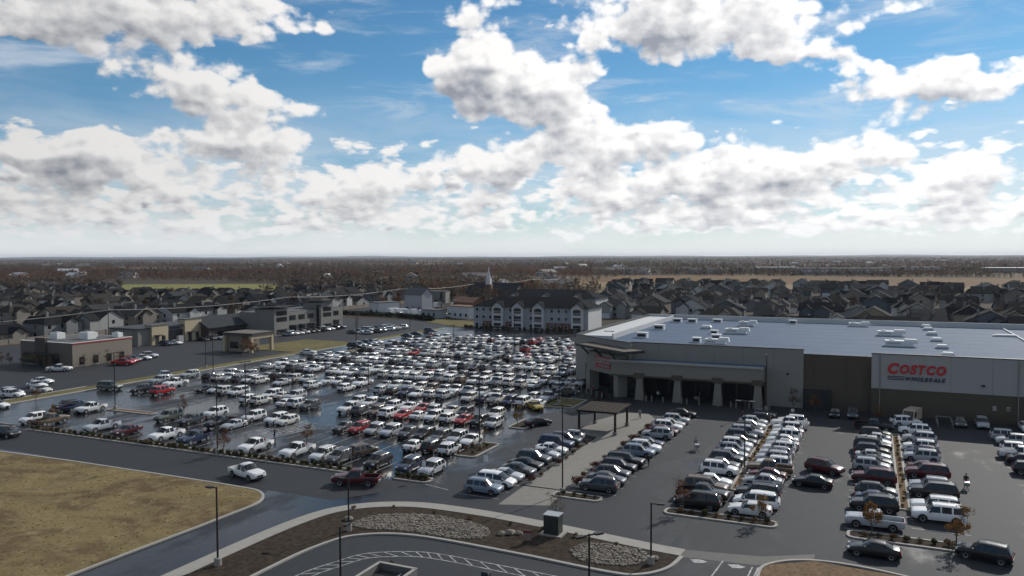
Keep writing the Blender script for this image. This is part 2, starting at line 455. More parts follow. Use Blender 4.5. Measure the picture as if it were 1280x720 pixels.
M['shrub_red'] = foliage_mat('shrub_red', (0.10, 0.030, 0.022), (0.07, 0.035, 0.024))
M['grass_dry'] = foliage_mat('dry_grass_blades', (0.26, 0.195, 0.10), (0.20, 0.145, 0.07))

def far_ground_mat():
    m = bpy.data.materials.new('far_ground'); m.use_nodes = True
    t = NT(m.node_tree); b = m.node_tree.nodes['Principled BSDF']
    pos = t.n('ShaderNodeNewGeometry').outputs['Position']
    vo = t.n('ShaderNodeTexVoronoi', feature='F1', distance='CHEBYCHEV'); t.put(vo.inputs['Vector'], pos); vo.inputs['Scale'].default_value = 0.0023
    s = t.n('ShaderNodeSeparateColor'); t.put(s.inputs[0], vo.outputs['Color'])
    a = t.mix(t.ss(s.outputs[0], 0.62, 0.66), rgb(0.066, 0.054, 0.042), rgb(0.16, 0.125, 0.072))
    a = t.mix(t.ss(s.outputs[1], 0.84, 0.87), a, rgb(0.075, 0.085, 0.04))
    n2 = t.noise(pos, 0.02, 6, 0.65)
    a = t.mix(t.ss(n2, 0.4, 0.7), a, rgb(0.058, 0.048, 0.038))
    t.put(b.inputs['Base Color'], a); b.inputs['Roughness'].default_value = 0.95
    b.inputs['Specular IOR Level'].default_value = 0.1
    return m
M['far_ground'] = far_ground_mat()

def field_mat(name, cs, sc=1.0):
    m = bpy.data.materials.new(name); m.use_nodes = True
    t = NT(m.node_tree); b = m.node_tree.nodes['Principled BSDF']
    pos = t.n('ShaderNodeNewGeometry').outputs['Position']
    st = t.vm('MULTIPLY', pos, (1.0, 1.35, 1.0))
    n1 = t.noise(st, 0.075 * sc, 6, 0.66, 1.2); n2 = t.noise(pos, 0.45 * sc, 6, 0.68); n3 = t.noise(pos, 3.0 * sc, 4, 0.7)
    a = t.mix(t.ss(n1, 0.40, 0.62), rgb(*cs[0]), rgb(*cs[1]))
    a = t.mix(t.ss(n2, 0.48, 0.70), a, rgb(*cs[2]))
    a = t.mix(t.ss(n3, 0.45, 0.75, 0.0, 0.55), a, rgb(*cs[3]))
    t.put(b.inputs['Base Color'], a); b.inputs['Roughness'].default_value = 0.95
    b.inputs['Specular IOR Level'].default_value = 0.1
    bn = t.n('ShaderNodeBump'); bn.inputs['Strength'].default_value = 0.8; bn.inputs['Distance'].default_value = 0.08
    t.put(bn.inputs['Height'], t.noise(pos, 5.0 * sc, 6, 0.7)); t.put(b.inputs['Normal'], bn.outputs[0])
    return m
M['field'] = field_mat('dry_grass', [(0.215, 0.168, 0.080), (0.118, 0.080, 0.044), (0.26, 0.205, 0.105), (0.085, 0.064, 0.034)])
M['verge'] = field_mat('verge_grass', [(0.16, 0.14, 0.06), (0.12, 0.105, 0.05), (0.20, 0.165, 0.08), (0.09, 0.08, 0.04)])
M['green_field'] = field_mat('green_field', [(0.20, 0.19, 0.06), (0.17, 0.17, 0.06), (0.23, 0.21, 0.08), (0.14, 0.13, 0.05)], 0.2)
M['tan_field'] = field_mat('tan_field', [(0.155, 0.095, 0.046), (0.175, 0.112, 0.055), (0.13, 0.078, 0.040), (0.11, 0.07, 0.038)], 0.05)
M['pale_field'] = field_mat('pale_field', [(0.22, 0.17, 0.09), (0.24, 0.185, 0.10), (0.19, 0.145, 0.08), (0.16, 0.12, 0.065)], 0.05)

# ------------------------------------------------------------------ ground sheets
def sheet(name, pts, z, m):
    mb = MB()
    n = len(pts)
    area = sum(pts[i][0] * pts[(i + 1) % n][1] - pts[(i + 1) % n][0] * pts[i][1] for i in range(n))
    if area < 0: pts = pts[::-1]
    mb.poly([(x, y, z) for x, y in pts])
    return struct(mb.obj(name, m))
G = 26000.0
sheet('ground', [(-G, -G), (G, -G), (G, G), (-G, G)], 0.0, M['far_ground'])
Z0 = 0.02      # asphalt level
sheet('parking_lot', [(-156, 20), (75, 20), (75, 300), (-60, 262), (-95, 276), (-156, 276)], Z0, M['asphalt'])
sheet('shop_lot', [(-236, 90), (-156.2, 90), (-156.2, 300), (-236, 300)], Z0 - 0.004, M['asphalt_new'])
sheet('arterial_road', [(-252, -200), (-236.2, -200), (-236.2, 900), (-252, 900)], Z0 - 0.008, M['asphalt_new'])
sheet('access_road', [(-160, 74.2), (-57, 74.2), (-50, 84), (-160, 84)], Z0 + 0.005, M['asphalt_new'])
sheet('green_meadow', [(-760, 440), (-600, 478), (-470, 515), (-440, 545), (-540, 660), (-700, 590), (-800, 520)], 0.03, M['green_field'])
sheet('harvested_field', [(-300, 740), (420, 735), (560, 1120), (-330, 1120)], 0.03, M['tan_field'])
sheet('pale_strip', [(-290, 700), (420, 690), (440, 800), (-310, 805)], 0.05, M['pale_field'])
sheet('stubble_field', [(150, 1140), (900, 1120), (1100, 1500), (300, 1520)], 0.035, M['tan_field'])

def arc(cx, cy, r, a0, a1, n=10):
    return [(cx + r * math.cos(R(a0 + (a1 - a0) * i / n)), cy + r * math.sin(R(a0 + (a1 - a0) * i / n))) for i in range(n + 1)]
def offset(path, d):
    out = []
    for i, p in enumerate(path):
        a = Vector(path[max(i - 1, 0)]); b = Vector(path[min(i + 1, len(path) - 1)])
        t = (b - a).normalized()
        out.append((p[0] - t.y * d, p[1] + t.x * d))
    return out
def smooth_path(pts, n=8):
    """Catmull-Rom through the points"""
    out = []
    P = [pts[0]] + list(pts) + [pts[-1]]
    for i in range(1, len(P) - 2):
        p0, p1, p2, p3 = (Vector(q) for q in P[i - 1:i + 3])
        for k in range(n):
            t = k / n
            q = 0.5 * ((2 * p1) + (-p0 + p2) * t + (2 * p0 - 5 * p1 + 4 * p2 - p3) * t * t + (-p0 + 3 * p1 - 3 * p2 + p3) * t ** 3)
            out.append((q.x, q.y))
    out.append(tuple(pts[-1]))
    return out
def band(mb, path, w0, w1, z0, z1, m=0):
    """solid strip between two offsets of a path"""
    A, B = offset(path, w0), offset(path, w1)
    n = len(path); b = len(mb.v)
    for z in (z0, z1):
        mb.v += [(x, y, z) for x, y in A] + [(x, y, z) for x, y in B]
    for i in range(n - 1):
        a0, a1, b0, b1 = b + i, b + i + 1, b + n + i, b + n + i + 1
        mb.face((a0 + 2 * n, a1 + 2 * n, b1 + 2 * n, b0 + 2 * n), m)
        mb.face((a0, a1, a1 + 2 * n, a0 + 2 * n), m); mb.face((b1, b0, b0 + 2 * n, b1 + 2 * n), m)
    mb.face((b, b + 2 * n, b + 3 * n, b + n), m); mb.face((b + n - 1, b + 2 * n - 1, b + 4 * n - 1, b + 3 * n - 1), m)
def kerb(name, path, w=0.32, h=0.15, closed=False):
    mb = MB()
    if closed: path = path + [path[0], path[1]]
    band(mb, path, -w / 2, w / 2, 0.0, Z0 + h)
    return struct(mb.obj(name, M['kerb']))

# dry grass field lower left
field_edge = [(-150, 72.0), (-115.5, 73.0)] + [(-100, 73.6), (-84, 73.7), (-74, 73.7)] + arc(-69.2, 68.4, 5.2, 90, 0, 10)[1:] + [(-64.2, 60), (-64.6, 52), (-65.0, 40), (-65, 22)]
fg = MB()
FX0, FX1, FY0, FY1, NX, NY = -150.0, -63.8, 22.0, 74.0, 110, 70
def in_poly(x, y, P):
    c = False; j = len(P) - 1
    for i in range(len(P)):
        if (P[i][1] > y) != (P[j][1] > y) and x < (P[j][0] - P[i][0]) * (y - P[i][1]) / (P[j][1] - P[i][1] + 1e-12) + P[i][0]: c = not c
        j = i
    return c
field_poly = field_edge + [(-150, 22)]
struct(MB().prism(field_poly, 0.0, Z0 + 0.11, 0).obj('dry_field', M['field']))
kerb('field_kerb', field_edge)
def bump2(x, y): return 0.5 + 0.25 * math.sin(x * 0.9 + 1.7 * math.sin(y * 0.35)) + 0.25 * math.sin(y * 1.1 + 1.3 * math.sin(x * 0.41))
gb = MB()
for i in range(9000):
    x = rnd.uniform(-130, -64.5); y = rnd.uniform(26, 73)
    if not in_poly(x, y, field_poly) or not in_poly(x + 0.5, y + 0.3, field_poly): continue
    if rnd.random() > bump2(x, y) * 0.9: continue
    h = rnd.uniform(0.03, 0.10); a = rnd.uniform(0, 6.28); s = rnd.uniform(0.06, 0.17)
    lx, ly = rnd.uniform(-.12, .12), rnd.uniform(-.12, .12)
    c, sn = math.cos(a) * s, math.sin(a) * s
    zb = Z0 + 0.105
    gb.poly([(x - c, y - sn, zb), (x + c, y + sn, zb), (x + lx, y + ly, zb + h)])
    gb.poly([(x + sn, y - c, zb), (x - sn, y + c, zb), (x - lx, y + ly, zb + h * 0.8)])
stuff(gb.obj('dry_grass', M['grass_dry']))

# sidewalk and planted bed between the drive and the lower lot
walk_mid = smooth_path([(-56.2, 30), (-56.2, 51), (-55.6, 66), (-53.3, 72.5), (-47.5, 76.2), (-39.2, 76.8), (-29.3, 75.9), (-20.2, 74.6), (-16.0, 74.2)], 8)
wk = MB(); band(wk, walk_mid, -0.85, 0.95, 0.0, Z0 + 0.14); struct(wk.obj('sidewalk', M['concrete']))
low_edge = smooth_path([(-49.8, 30), (-49.7, 54), (-49.0, 62), (-47.0, 65.8), (-41.7, 67.9), (-30.9, 67.7), (-21.2, 67.0), (-18.4, 67.6), (-16.5, 70.0), (-15.9, 73.3)], 8)
bed_poly = offset(walk_mid, -0.85)[:-1] + low_edge[::-1]
struct(MB().prism(bed_poly, 0.0, Z0 + 0.10).obj('planting_bed', M['mulch']))
kerb('bed_kerb', low_edge, 0.36, 0.16)
struct(MB().prism([(-16.2, 75.3), (-16.0, 73.4), (-9.3, 74.2), (-4.5, 77.4), (-4.5, 79.2), (-9, 76.6)], 0.0, Z0 + 0.006).obj('valley_gutter', mat('worn_concrete', (0.085, 0.083, 0.078), 0.75, var=0.3, scale=0.7)))
struct(MB().prism([(-8.6, 74.4), (-4.4, 77.2), (2.5, 76.6), (12, 73), (12, 55), (-6, 55), (-8.6, 68)], 0.0, Z0 + 0.10).obj('corner_verge', M['bark']))
kerb('verge_kerb', smooth_path([(-9.0, 58), (-8.8, 70), (-8.3, 74.6), (-4.3, 77.4), (2.6, 76.9), (12, 73.2)], 6), 0.3, 0.15)

# ------------------------------------------------------------------ painted markings
mk = MB()
def stripe(x0, y0, x1, y1, w=0.12, z=Z0 + 0.012):
    d = Vector((x1 - x0, y1 - y0)); d.normalize(); n = Vector((-d.y, d.x)) * w / 2
    mk.poly([(x0 + n.x, y0 + n.y, z), (x0 - n.x, y0 - n.y, z), (x1 - n.x, y1 - n.y, z), (x1 + n.x, y1 + n.y, z)][::-1])
    # wound the right way up
    a = mk.f[-1]; p = [Vector(mk.v[i]) for i in a[:3]]
    if (p[1] - p[0]).cross(p[2] - p[0]).z < 0: mk.f[-1] = tuple(reversed(a))
ST = 2.95
for (u0, u1, va, vb) in ((-44.6, -39.4, 82.4, 119), (-32.6, -27.2, 89.3, 141), (-20.4, -14.9, 87.6, 143), (-14.4, -9.0, 87.3, 143), (-2.1, 3.3, 88.2, 144), (4.2, 9.6, 91.0, 144), (16.9, 22.4, 90, 145)):
    v = va
    while v < vb: stripe(u0, v, u1, v); v += ST
LROWS = []
for i, c in enumerate((102.2, 121.0, 140.0, 159.0, 178.0, 197.0, 216.0, 235.0)):
    LROWS += [(c - 3.1, -1), (c + 3.1, 1)]
for (vc, sgn) in [(88.9, -1)] + LROWS:
    u = -142.0
    while u < -55.5:
        stripe(u, vc - 2.6, u, vc + 2.6); u += ST
for i in range(7): stripe(-91.2 + i * 0.9, 98.8 - i * 0.5, -89.0 + i * 0.9, 109.0 - i * 0.7, 0.30)
hp = smooth_path([(-46.6, 50), (-46.3, 55.4), (-45.1, 59.2), (-43.6, 62.1), (-39.6, 64.3), (-36.2, 64.75), (-31.1, 64.6), (-25.6, 64.4), (-19, 64.2), (-8, 64)], 6)
ip = offset(hp, -1.25)
for pp in (hp, ip):
    for i in range(len(pp) - 1): stripe(*pp[i], *pp[i + 1], 0.13)
for i in range(0, len(hp) - 3, 2): stripe(*hp[i], *ip[i + 2], 0.12)
stripe(-50.5, 84.2, -46.6, 83.2, 0.14)
stripe(-12.6, 69.0, -12.2, 74.0, 0.14); stripe(-9.7, 68, -9.5, 73.6, 0.14); stripe(-9.2, 68, -9.0, 73.7, 0.14)
for (ax, ay) in ((-14.3, 72.9), (-10.9, 73.1)):
    z = Z0 + 0.012
    mk.poly([(ax - 0.8, ay + 0.25, z), (ax - 0.25, ay - 0.45, z), (ax + 0.5, ay - 0.2, z), (ax + 0.85, ay + 0.3, z), (ax + 0.1, ay + 0.55, z)])
struct(mk.obj('painted_markings', M['marking']))

# ------------------------------------------------------------------ plants
def leaf_cloud(mb, c, rx, ry, rz, n, s0, s1, rr, hollow=0.35, m=0):
    for i in range(n):
        while True:
            x, y, z = rr.uniform(-1, 1), rr.uniform(-1, 1), rr.uniform(-1, 1)
            q = x * x + y * y + z * z
            if hollow < q < 1: break
        p = Vector((c[0] + x * rx, c[1] + y * ry, c[2] + z * rz))
        s = rr.uniform(s0, s1)
        a = Vector((rr.uniform(-1, 1), rr.uniform(-1, 1), rr.uniform(-1, 1))).normalized()
        b = a.cross(Vector((rr.uniform(-1, 1), rr.uniform(-1, 1), rr.uniform(-1, 1)))).normalized()
        mb.poly([p - a * s - b * s * 0.6, p + a * s - b * s * 0.5, p + a * s * 0.7 + b * s * 0.7, p - a * s * 0.6 + b * s * 0.6], m)

def limbs(mb, rr, base, dirv, length, r, depth, tips, n=5):
    p = Vector(base); d = Vector(dirv).normalized()
    pts = [tuple(p)]; k = 3
    for i in range(k):
        d = (d + Vector((rr.uniform(-.18, .18), rr.uniform(-.18, .18), 0.05))).normalized()
        p = p + d * length / k
        pts.append(tuple(p))
    mb.tube(pts, [r * (1 - 0.55 * i / k) for i in range(k + 1)], n, caps=False)
    if depth == 0:
        tips.append(p.copy()); return
    for i in range(rr.choice((2, 3, 3))):
        t = rr.uniform(0.45, 1.0)
        q = Vector(pts[1]) .lerp(Vector(pts[-1]), t)
        nd = (d * 0.6 + Vector((rr.uniform(-1, 1), rr.uniform(-1, 1), rr.uniform(0.05, 0.8)))).normalized()
        limbs(mb, rr, q, nd, length * rr.uniform(0.55, 0.75), r * 0.45, depth - 1, tips, 4)
    tips.append(p.copy())

def tree_kit(seed, h, crown_w, leaf, n_leaf, s0, s1, clump=0.8):
    rr = random.Random(seed)
    tb = MB(); tips = []
    th = h * 0.38
    tb.tube([(0, 0, -0.05), (0.02 * h * rr.uniform(-1, 1), 0.01 * h, th * 0.5), (0.02 * h * rr.uniform(-1, 1), 0.02 * h * rr.uniform(-1, 1), th)], [h * 0.022, h * 0.017, h * 0.014], 7, caps=False)
    limbs(tb, rr, (0, 0, th * 0.95), (rr.uniform(-.1, .1), rr.uniform(-.1, .1), 1), h * 0.38, h * 0.012, 2, tips)
    for i in range(5):
        a = i * 1.257 + rr.uniform(-.3, .3)
        limbs(tb, rr, (0, 0, th * rr.uniform(0.7, 1.0)), (math.cos(a), math.sin(a), rr.uniform(0.5, 1.1)), h * 0.3 * crown_w, h * 0.009, 1, tips)
    lb = MB()
    per = max(1, n_leaf // len(tips))
    for t in tips:
        cr = h * 0.11 * clump * rr.uniform(0.6, 1.3)
        leaf_cloud(lb, t, cr, cr, cr * 0.85, per, s0, s1, rr, 0.0)
    return (tb.mesh('trunk', M['trunk'], True), lb.mesh('crown', leaf))

def conifer_kit(seed, h, w):
    rr = random.Random(seed)
    tb = MB().tube([(0, 0, -0.05), (0, 0, h * 0.9)], [h * 0.02, h * 0.004], 6)
    lb = MB()
    for i in range(420):
        t = rr.random() ** 0.75
        z = h * (0.1 + 0.88 * t); r = w * (1 - t) * rr.uniform(0.55, 1.1) + 0.08
        a = rr.uniform(0, 6.283)
        p = Vector((r * math.cos(a), r * math.sin(a), z - r * 0.15)); s = rr.uniform(0.22, 0.5)
        o = Vector((math.cos(a), math.sin(a), -0.4)); q = Vector((-math.sin(a), math.cos(a), rr.uniform(-.3, .3)))
        lb.poly([p - o * s - q * s * 0.5, p + o * s * 1.2, p - o * s * 0.8 + q * s * 0.6 + Vector((0, 0, 0.1))])
    return (tb.mesh('trunk', M['trunk'], True), lb.mesh('crown', M['evergreen']))

def plant(kit, name, label, cat, loc, rz=0.0, sc=1.0, group=None, names=('trunk', 'crown')):
    o = thing(name, label, cat, loc, rz, group)
    o.scale = (sc, sc, sc * rnd.uniform(0.92, 1.08))
    for nm, me in zip(names, kit): link(nm, me, o)
    return o

K_small = [tree_kit(11 + i, 4.2, 0.9, M['leaf_orange'], 800, 0.05, 0.12, 0.95) for i in range(3)]
K_smallr = [tree_kit(21 + i, 4.6, 0.9, M['leaf_rust'], 560, 0.05, 0.12, 0.95) for i in range(2)]
K_smallb = [tree_kit(31 + i, 4.4, 0.8, M['shrub_dry'], 420, 0.04, 0.09, 0.9) for i in range(2)]
K_bare = [tree_kit(41 + i, 9.0, 1.0, M['twig'] if i % 2 else M['twig_grey'], 900, 0.12, 0.30, 1.15) for i in range(5)]
K_rust = [tree_kit(51 + i, 9.0, 1.0, M['leaf_rust'], 900, 0.14, 0.34, 1.15) for i in range(2)]
K_con = [conifer_kit(61 + i, 9.0, 2.2 + 0.5 * i) for i in range(2)]
def shrub_kit(seed, m, r=0.5, h=0.55, n=90):
    rr = random.Random(seed); sb = MB(); lb = MB()
    for i in range(5):
        a = rr.uniform(0, 6.28)
        sb.tube([(0, 0, -0.03), (r * 0.5 * math.cos(a), r * 0.5 * math.sin(a), h * 0.8)], [0.025, 0.01], 4, caps=False)
    for i in range(6):
        leaf_cloud(lb, (rr.uniform(-.4, .4) * r, rr.uniform(-.4, .4) * r, h * rr.uniform(0.45, 0.7)), r * 0.6, r * 0.6, h * 0.42, n // 6, 0.05, 0.12, rr, 0.1)
    return (sb.mesh('stem', M['trunk']), lb.mesh('foliage', m))
K_sg = [shrub_kit(71 + i, M['shrub_green'], n=130) for i in range(3)]
K_sd = [shrub_kit(81 + i, M['shrub_dry'], n=120) for i in range(3)]
K_sr = [shrub_kit(91 + i, M['shrub_red'], 0.8, 0.8, 170) for i in range(2)]
SH = ('stem', 'foliage')
ZB = Z0 + 0.115

# ------------------------------------------------------------------ kerbed islands
def island(label, x0, x1, y0, y1, surf='mulch', round_r=0.8, top=0.11):
    r = min(round_r, (x1 - x0) / 2 - 0.01, (y1 - y0) / 2 - 0.01)
    P = arc(x1 - r, y1 - r, r, 0, 90, 5) + arc(x0 + r, y1 - r, r, 90, 180, 5) + arc(x0 + r, y0 + r, r, 180, 270, 5) + arc(x1 - r, y0 + r, r, 270, 360, 5)
    t = thing('landscape_island', label, 'planting island', ((x0 + x1) / 2, (y0 + y1) / 2, Z0), 0, 'kerbed planting islands')
    ox, oy = (x0 + x1) / 2, (y0 + y1) / 2
    P = [(a - ox, b - oy) for a, b in P]
    kb = MB(); band(kb, P + [P[0], P[1]], -0.02, 0.28, -Z0, 0.15); kb.obj('kerb', M['kerb'], t)
    MB().prism(P, -Z0, top - 0.01).obj('soil_bed', M[surf], t)
    return t
island('long mulched island with shrubs before the middle double row of cars', -20.6, -8.6, 85.0, 87.2)
island('long mulched island with two young trees before the right double row', -1.9, 10.3, 85.2, 87.6)
island('short mulched island at the foot of the walkway lamp post', -34.2, -28.2, 85.9, 87.9)
island('rounded island ending the hedge row beside the drive', -55.8, -50.3, 84.4, 86.6)
island('island with a tall lamp post ending the second parking row', -54.2, -50.6, 98.0, 106.8)
island('narrow island between rows near the walkway shelter', -54.6, -51.4, 117.6, 125.4)
island('island with grass and a bare tree before the store corner', -57.6, -50.4, 137.0, 146.6, 'verge')
island('far island beside the store side wall', -57.4, -54.0, 174, 182, 'bark')
island('bark median between the facing cars of the middle double row', -15.35, -14.05, 97.0, 138.0, 'bark', 0.4)
island('bark median between the facing cars of the right double row', 3.15, 4.45, 97.0, 138.0, 'bark', 0.4)
island('mulched hedge strip along the access road', -127.0, -57.0, 84.3, 85.9, 'mulch', 0.5)
island('leftmost mulched strip along the access road', -152, -131.0, 84.3, 85.9, 'mulch', 0.5)
for i, c in enumerate((121.0, 140.0, 159.0, 178.0, 197.0, 216.0)):
    island('planted island at the west end of parking row %s' % ORD[i + 2], -143.6, -141.0, c - 4.0, c + 4.0, 'bark')
island('mulched island with a lamp post among the leftmost cars', -129.6, -118.0, 101.3, 103.1, 'bark', 0.5)
# verge strip along the shop side with its pale sidewalk
struct(MB().prism([(-156.6, 98), (-152.6, 98), (-152.6, 270), (-156.6, 270)], 0.0, Z0 + 0.10).obj('verge_strip', M['verge']))
sw = MB(); band(sw, [(-152.2, 98), (-152.2, 270)], -0.5, 0.5, 0.0, Z0 + 0.13); band(sw, [(-156.9, 100), (-156.9, 118)], -0.4, 0.4, 0.0, Z0 + 0.13); struct(sw.obj('shop_sidewalk', M['concrete']))
struct(MB().prism([(-170, 186), (-157.0, 186), (-157.0, 216), (-176, 216), (-180, 192)], 0.0, Z0 + 0.08).obj('shop_lawn', M['verge']))
struct(MB().prism([(-228, 112), (-214, 112), (-214, 131), (-228, 131)], 0.0, Z0 + 0.08).obj('corner_lawn', M['green_field']))
struct(MB().prism([(-178, 296), (-152, 280), (-96, 276), (-60, 264), (-60, 272), (-96, 286), (-150, 300), (-176, 312)], 0.0, Z0 + 0.08).obj('apartment_verge', M['verge']))

# shrubs of the islands and the hedge strip
n_sh = 0
def shrub(kit, x, y, label, sc=1.0, group='shrubs in the planting strips', name='shrub'):
    global n_sh
    n_sh += 1
    return plant(kit, name, label, 'shrub', (x, y, ZB), rnd.uniform(0, 6.28), sc, group, SH)
for i in range(8):
    shrub((K_sg if i % 3 else K_sd)[i % 3], -18.9 + i * 1.32, 86.1 + rnd.uniform(-.2, .2), '%s shrub from the left on the island before the middle double row' % ORD[i], rnd.uniform(0.75, 1.15))
for i in range(8):
    shrub((K_sg if i % 2 else K_sd)[i % 3], -0.2 + i * 1.25, 86.4 + rnd.uniform(-.2, .2), '%s shrub from the left on the island before the right double row' % ORD[i], rnd.uniform(0.75, 1.1))
for i in range(4):
    shrub(K_sg[i % 3], -32.9 + i * 1.3, 86.9, '%s shrub from the left on the walkway lamp island' % ORD[i], rnd.uniform(0.6, 0.9))
hx = -126.4
i = 0
while hx < -57.4:
    shrub((K_sg[i % 3] if rnd.random() < 0.7 else K_sd[i % 3]), hx, 85.1 + rnd.uniform(-.15, .15), '%s low shrub from the left in the hedge strip by the access road' % ORD[i % 40] if i < 40 else '%s low shrub from the right end of the access road hedge strip' % ORD[max(0, 79 - i)], rnd.uniform(0.8, 1.25))
    hx += rnd.uniform(0.9, 1.5); i += 1
for i in range(6):
    shrub(K_sg[i % 3], -55.3 + i * 0.85, 85.5, '%s rounded shrub from the left on the hedge-end island' % ORD[i], rnd.uniform(0.9, 1.2))
for i in range(7):
    shrub(K_sd[i % 3], -53.6 + (i % 2) * 1.8, 98.9 + i * 1.1, '%s dry shrub back on the second-row lamp island' % ORD[i], rnd.uniform(0.7, 1.0))
for i in range(9):
    shrub(K_sr[i % 2] if i % 3 != 1 else K_sd[i % 3], -33.0 + rnd.uniform(-.4, .3), 91 + i * 4.3, '%s reddish bush back along the right edge of the walkway' % ORD[i], rnd.uniform(0.9, 1.3))
    shrub(K_sr[i % 2] if i % 3 == 0 else K_sd[i % 3], -38.6 + rnd.uniform(-.3, .3), 90 + i * 3.1, '%s low bush back along the left edge of the walkway' % ORD[i], rnd.uniform(0.7, 1.0))
for i in range(14):
    shrub(K_sd[i % 3], -14.7 + rnd.uniform(-.2, .2), 98 + i * 2.8, '%s dry plant back in the bark median of the middle double row' % ORD[i], rnd.uniform(0.5, 0.9))
    shrub(K_sd[(i + 1) % 3], 3.8 + rnd.uniform(-.2, .2), 98 + i * 2.8, '%s dry plant back in the bark median of the right double row' % ORD[i], rnd.uniform(0.5, 0.8))
for i in range(16):
    if i % 2: continue
    shrub(K_sd[i % 3], -52.5 + i * 2.2 + rnd.uniform(-.8, .8), (73.2 if i < 2 else 75.2) - max(0, i - 10) * 0.25 - (0.6 if i > 1 else 0.9), '%s small dry plant from the left along the inner sidewalk edge' % ORD[i // 2], rnd.uniform(0.45, 0.75))

for i, (x, y, k, lb) in enumerate((
    (-18.6, 86.2, K_smallr[0], 'thin young tree left on the island before the middle double row'),
    (-10.4, 86.2, K_small[0], 'orange-leaved young tree right on the island before the middle double row'),
    (0.4, 86.6, K_small[1], 'young tree on the island behind the dark parked sedan'),
    (7.9, 86.6, K_small[2], 'orange young tree on the island beside the black crossover'),
    (-84.5, 85.1, K_smallr[1], 'small bare tree by the hedge strip lamp post'),
    (-77.6, 95.0, K_small[0], 'small orange tree beside the painted hatching'),
    (-129.2, 90.5, K_small[1], 'orange tree among the leftmost parked trucks'),
    (-110.5, 102.0, K_smallr[0], 'reddish tree on the bark island of the leftmost cars'),
    (-149.5, 101.5, K_smallr[1], 'rust coloured tree by the shop sidewalk at the left edge'),
    (-53.0, 106.0, K_smallb[0], 'leafless tree on the second-row lamp island'),
    (-53.4, 119.0, K_small[2], 'orange bush-like tree on the narrow island near the walkway shelter'),
    (-53.6, 143.4, K_smallb[1], 'bare rounded tree on the grassy island before the store corner'),
    (-8.9, 150.3, K_small[0], 'orange tree against the brown store wall beside the porch'),
    (-12.5, 150.2, K_smallr[0], 'rust coloured bushy tree at the porch end column'),
    (1.5, 146.6, K_small[2], 'pale orange tree behind the right double row'),
    (20.3, 149.0, K_smallb[0], 'pale feathery tree below the white sign panel'),
    (-30.0, 76.9, K_smallb[1], 'tiny bare tree by the utility cabinet'))):
    plant(k, 'young_tree', lb, 'tree', (x, y, ZB), rnd.uniform(0, 6.28), rnd.uniform(0.62, 0.86), 'young trees of the parking lot')

# river stones of the two dry basins: each stone geometry, together one mass
def stone_patch(name, P, n, seed):
    rr = random.Random(seed); mb = MB()
    xs = [p[0] for p in P]; ys = [p[1] for p in P]
    base = MB().prism(P, 0.0, Z0 + 0.115)
    k = 0
    while k < n:
        x, y = rr.uniform(min(xs), max(xs)), rr.uniform(min(ys), max(ys))
        if not in_poly(x, y, P): continue
        k += 1
        s = rr.uniform(0.07, 0.17) * (1.5 if rr.random() < 0.08 else 1); a = rr.uniform(0, 3.14)
        b = len(mb.v); z = Z0 + 0.11
        ring = [(math.cos(a + t) * s * rr.uniform(0.8, 1.25), math.sin(a + t) * s * rr.uniform(0.6, 1.0)) for t in (0, 1.05, 2.1, 3.14, 4.2, 5.25)]
        mb.v += [(x + p, y + q, z) for p, q in ring] + [(x + p * 0.65, y + q * 0.65, z + s * 0.75) for p, q in ring]
        for i in range(6): mb.face((b + i, b + (i + 1) % 6, b + 6 + (i + 1) % 6, b + 6 + i))
        mb.face(range(b + 6, b + 12))
    o = stuff(mb.obj(name, M['stone']))
    return o
stone_patch('river_stones', smooth_path([(-50.0, 68.2), (-48.8, 71.6), (-43.6, 73.9), (-36.9, 73.2), (-35.0, 70.4), (-37.8, 68.6), (-43.2, 68.5), (-48.0, 67.3), (-50.0, 68.2)], 4), 3600, 5)
stone_patch('basin_stones', smooth_path([(-26.0, 70.3), (-25.2, 72.9), (-21.5, 73.4), (-19.0, 72.6), (-18.7, 70.4), (-20.5, 68.7), (-24.2, 68.4), (-26.0, 70.3)], 4), 1300, 6)
for i, (x, y, s) in enumerate(((-33.2, 72.2, 0.55), (-33.9, 71.6, 0.45), (-32.4, 72.5, 0.4), (-50.9, 69.0, 0.5), (-18.0, 71.6, 0.4))):
    rr = random.Random(300 + i); mb = MB()
    prof = []
    ring_n = 7
    for zz, k in ((0.0, 1.0), (0.35, 1.08), (0.7, 0.8), (0.9, 0.4)):
        b = len(mb.v)
        for q in range(ring_n):
            t = 2 * math.pi * q / ring_n
            mb.v.append((math.cos(t) * s * k * rr.uniform(0.8, 1.2), math.sin(t) * s * k * rr.uniform(0.7, 1.1), zz * s * 0.9))
        prof.append(b)
    for a, b in zip(prof, prof[1:]):
        for q in range(ring_n): mb.face((a + q, a + (q + 1) % ring_n, b + (q + 1) % ring_n, b + q))
    mb.face(range(prof[-1], prof[-1] + ring_n))
    o = mb.obj('boulder', M['stone']); o.location = (x, y, Z0 + 0.09)
    tag(o, ['largest pale boulder in the mulch near the red sign', 'left boulder of the group near the red sign', 'right boulder of the group near the red sign',
            'boulder at the left end of the long stone basin', 'boulder at the kerb end of the small stone basin'][i], 'boulder', 'boulders in the planting bed')

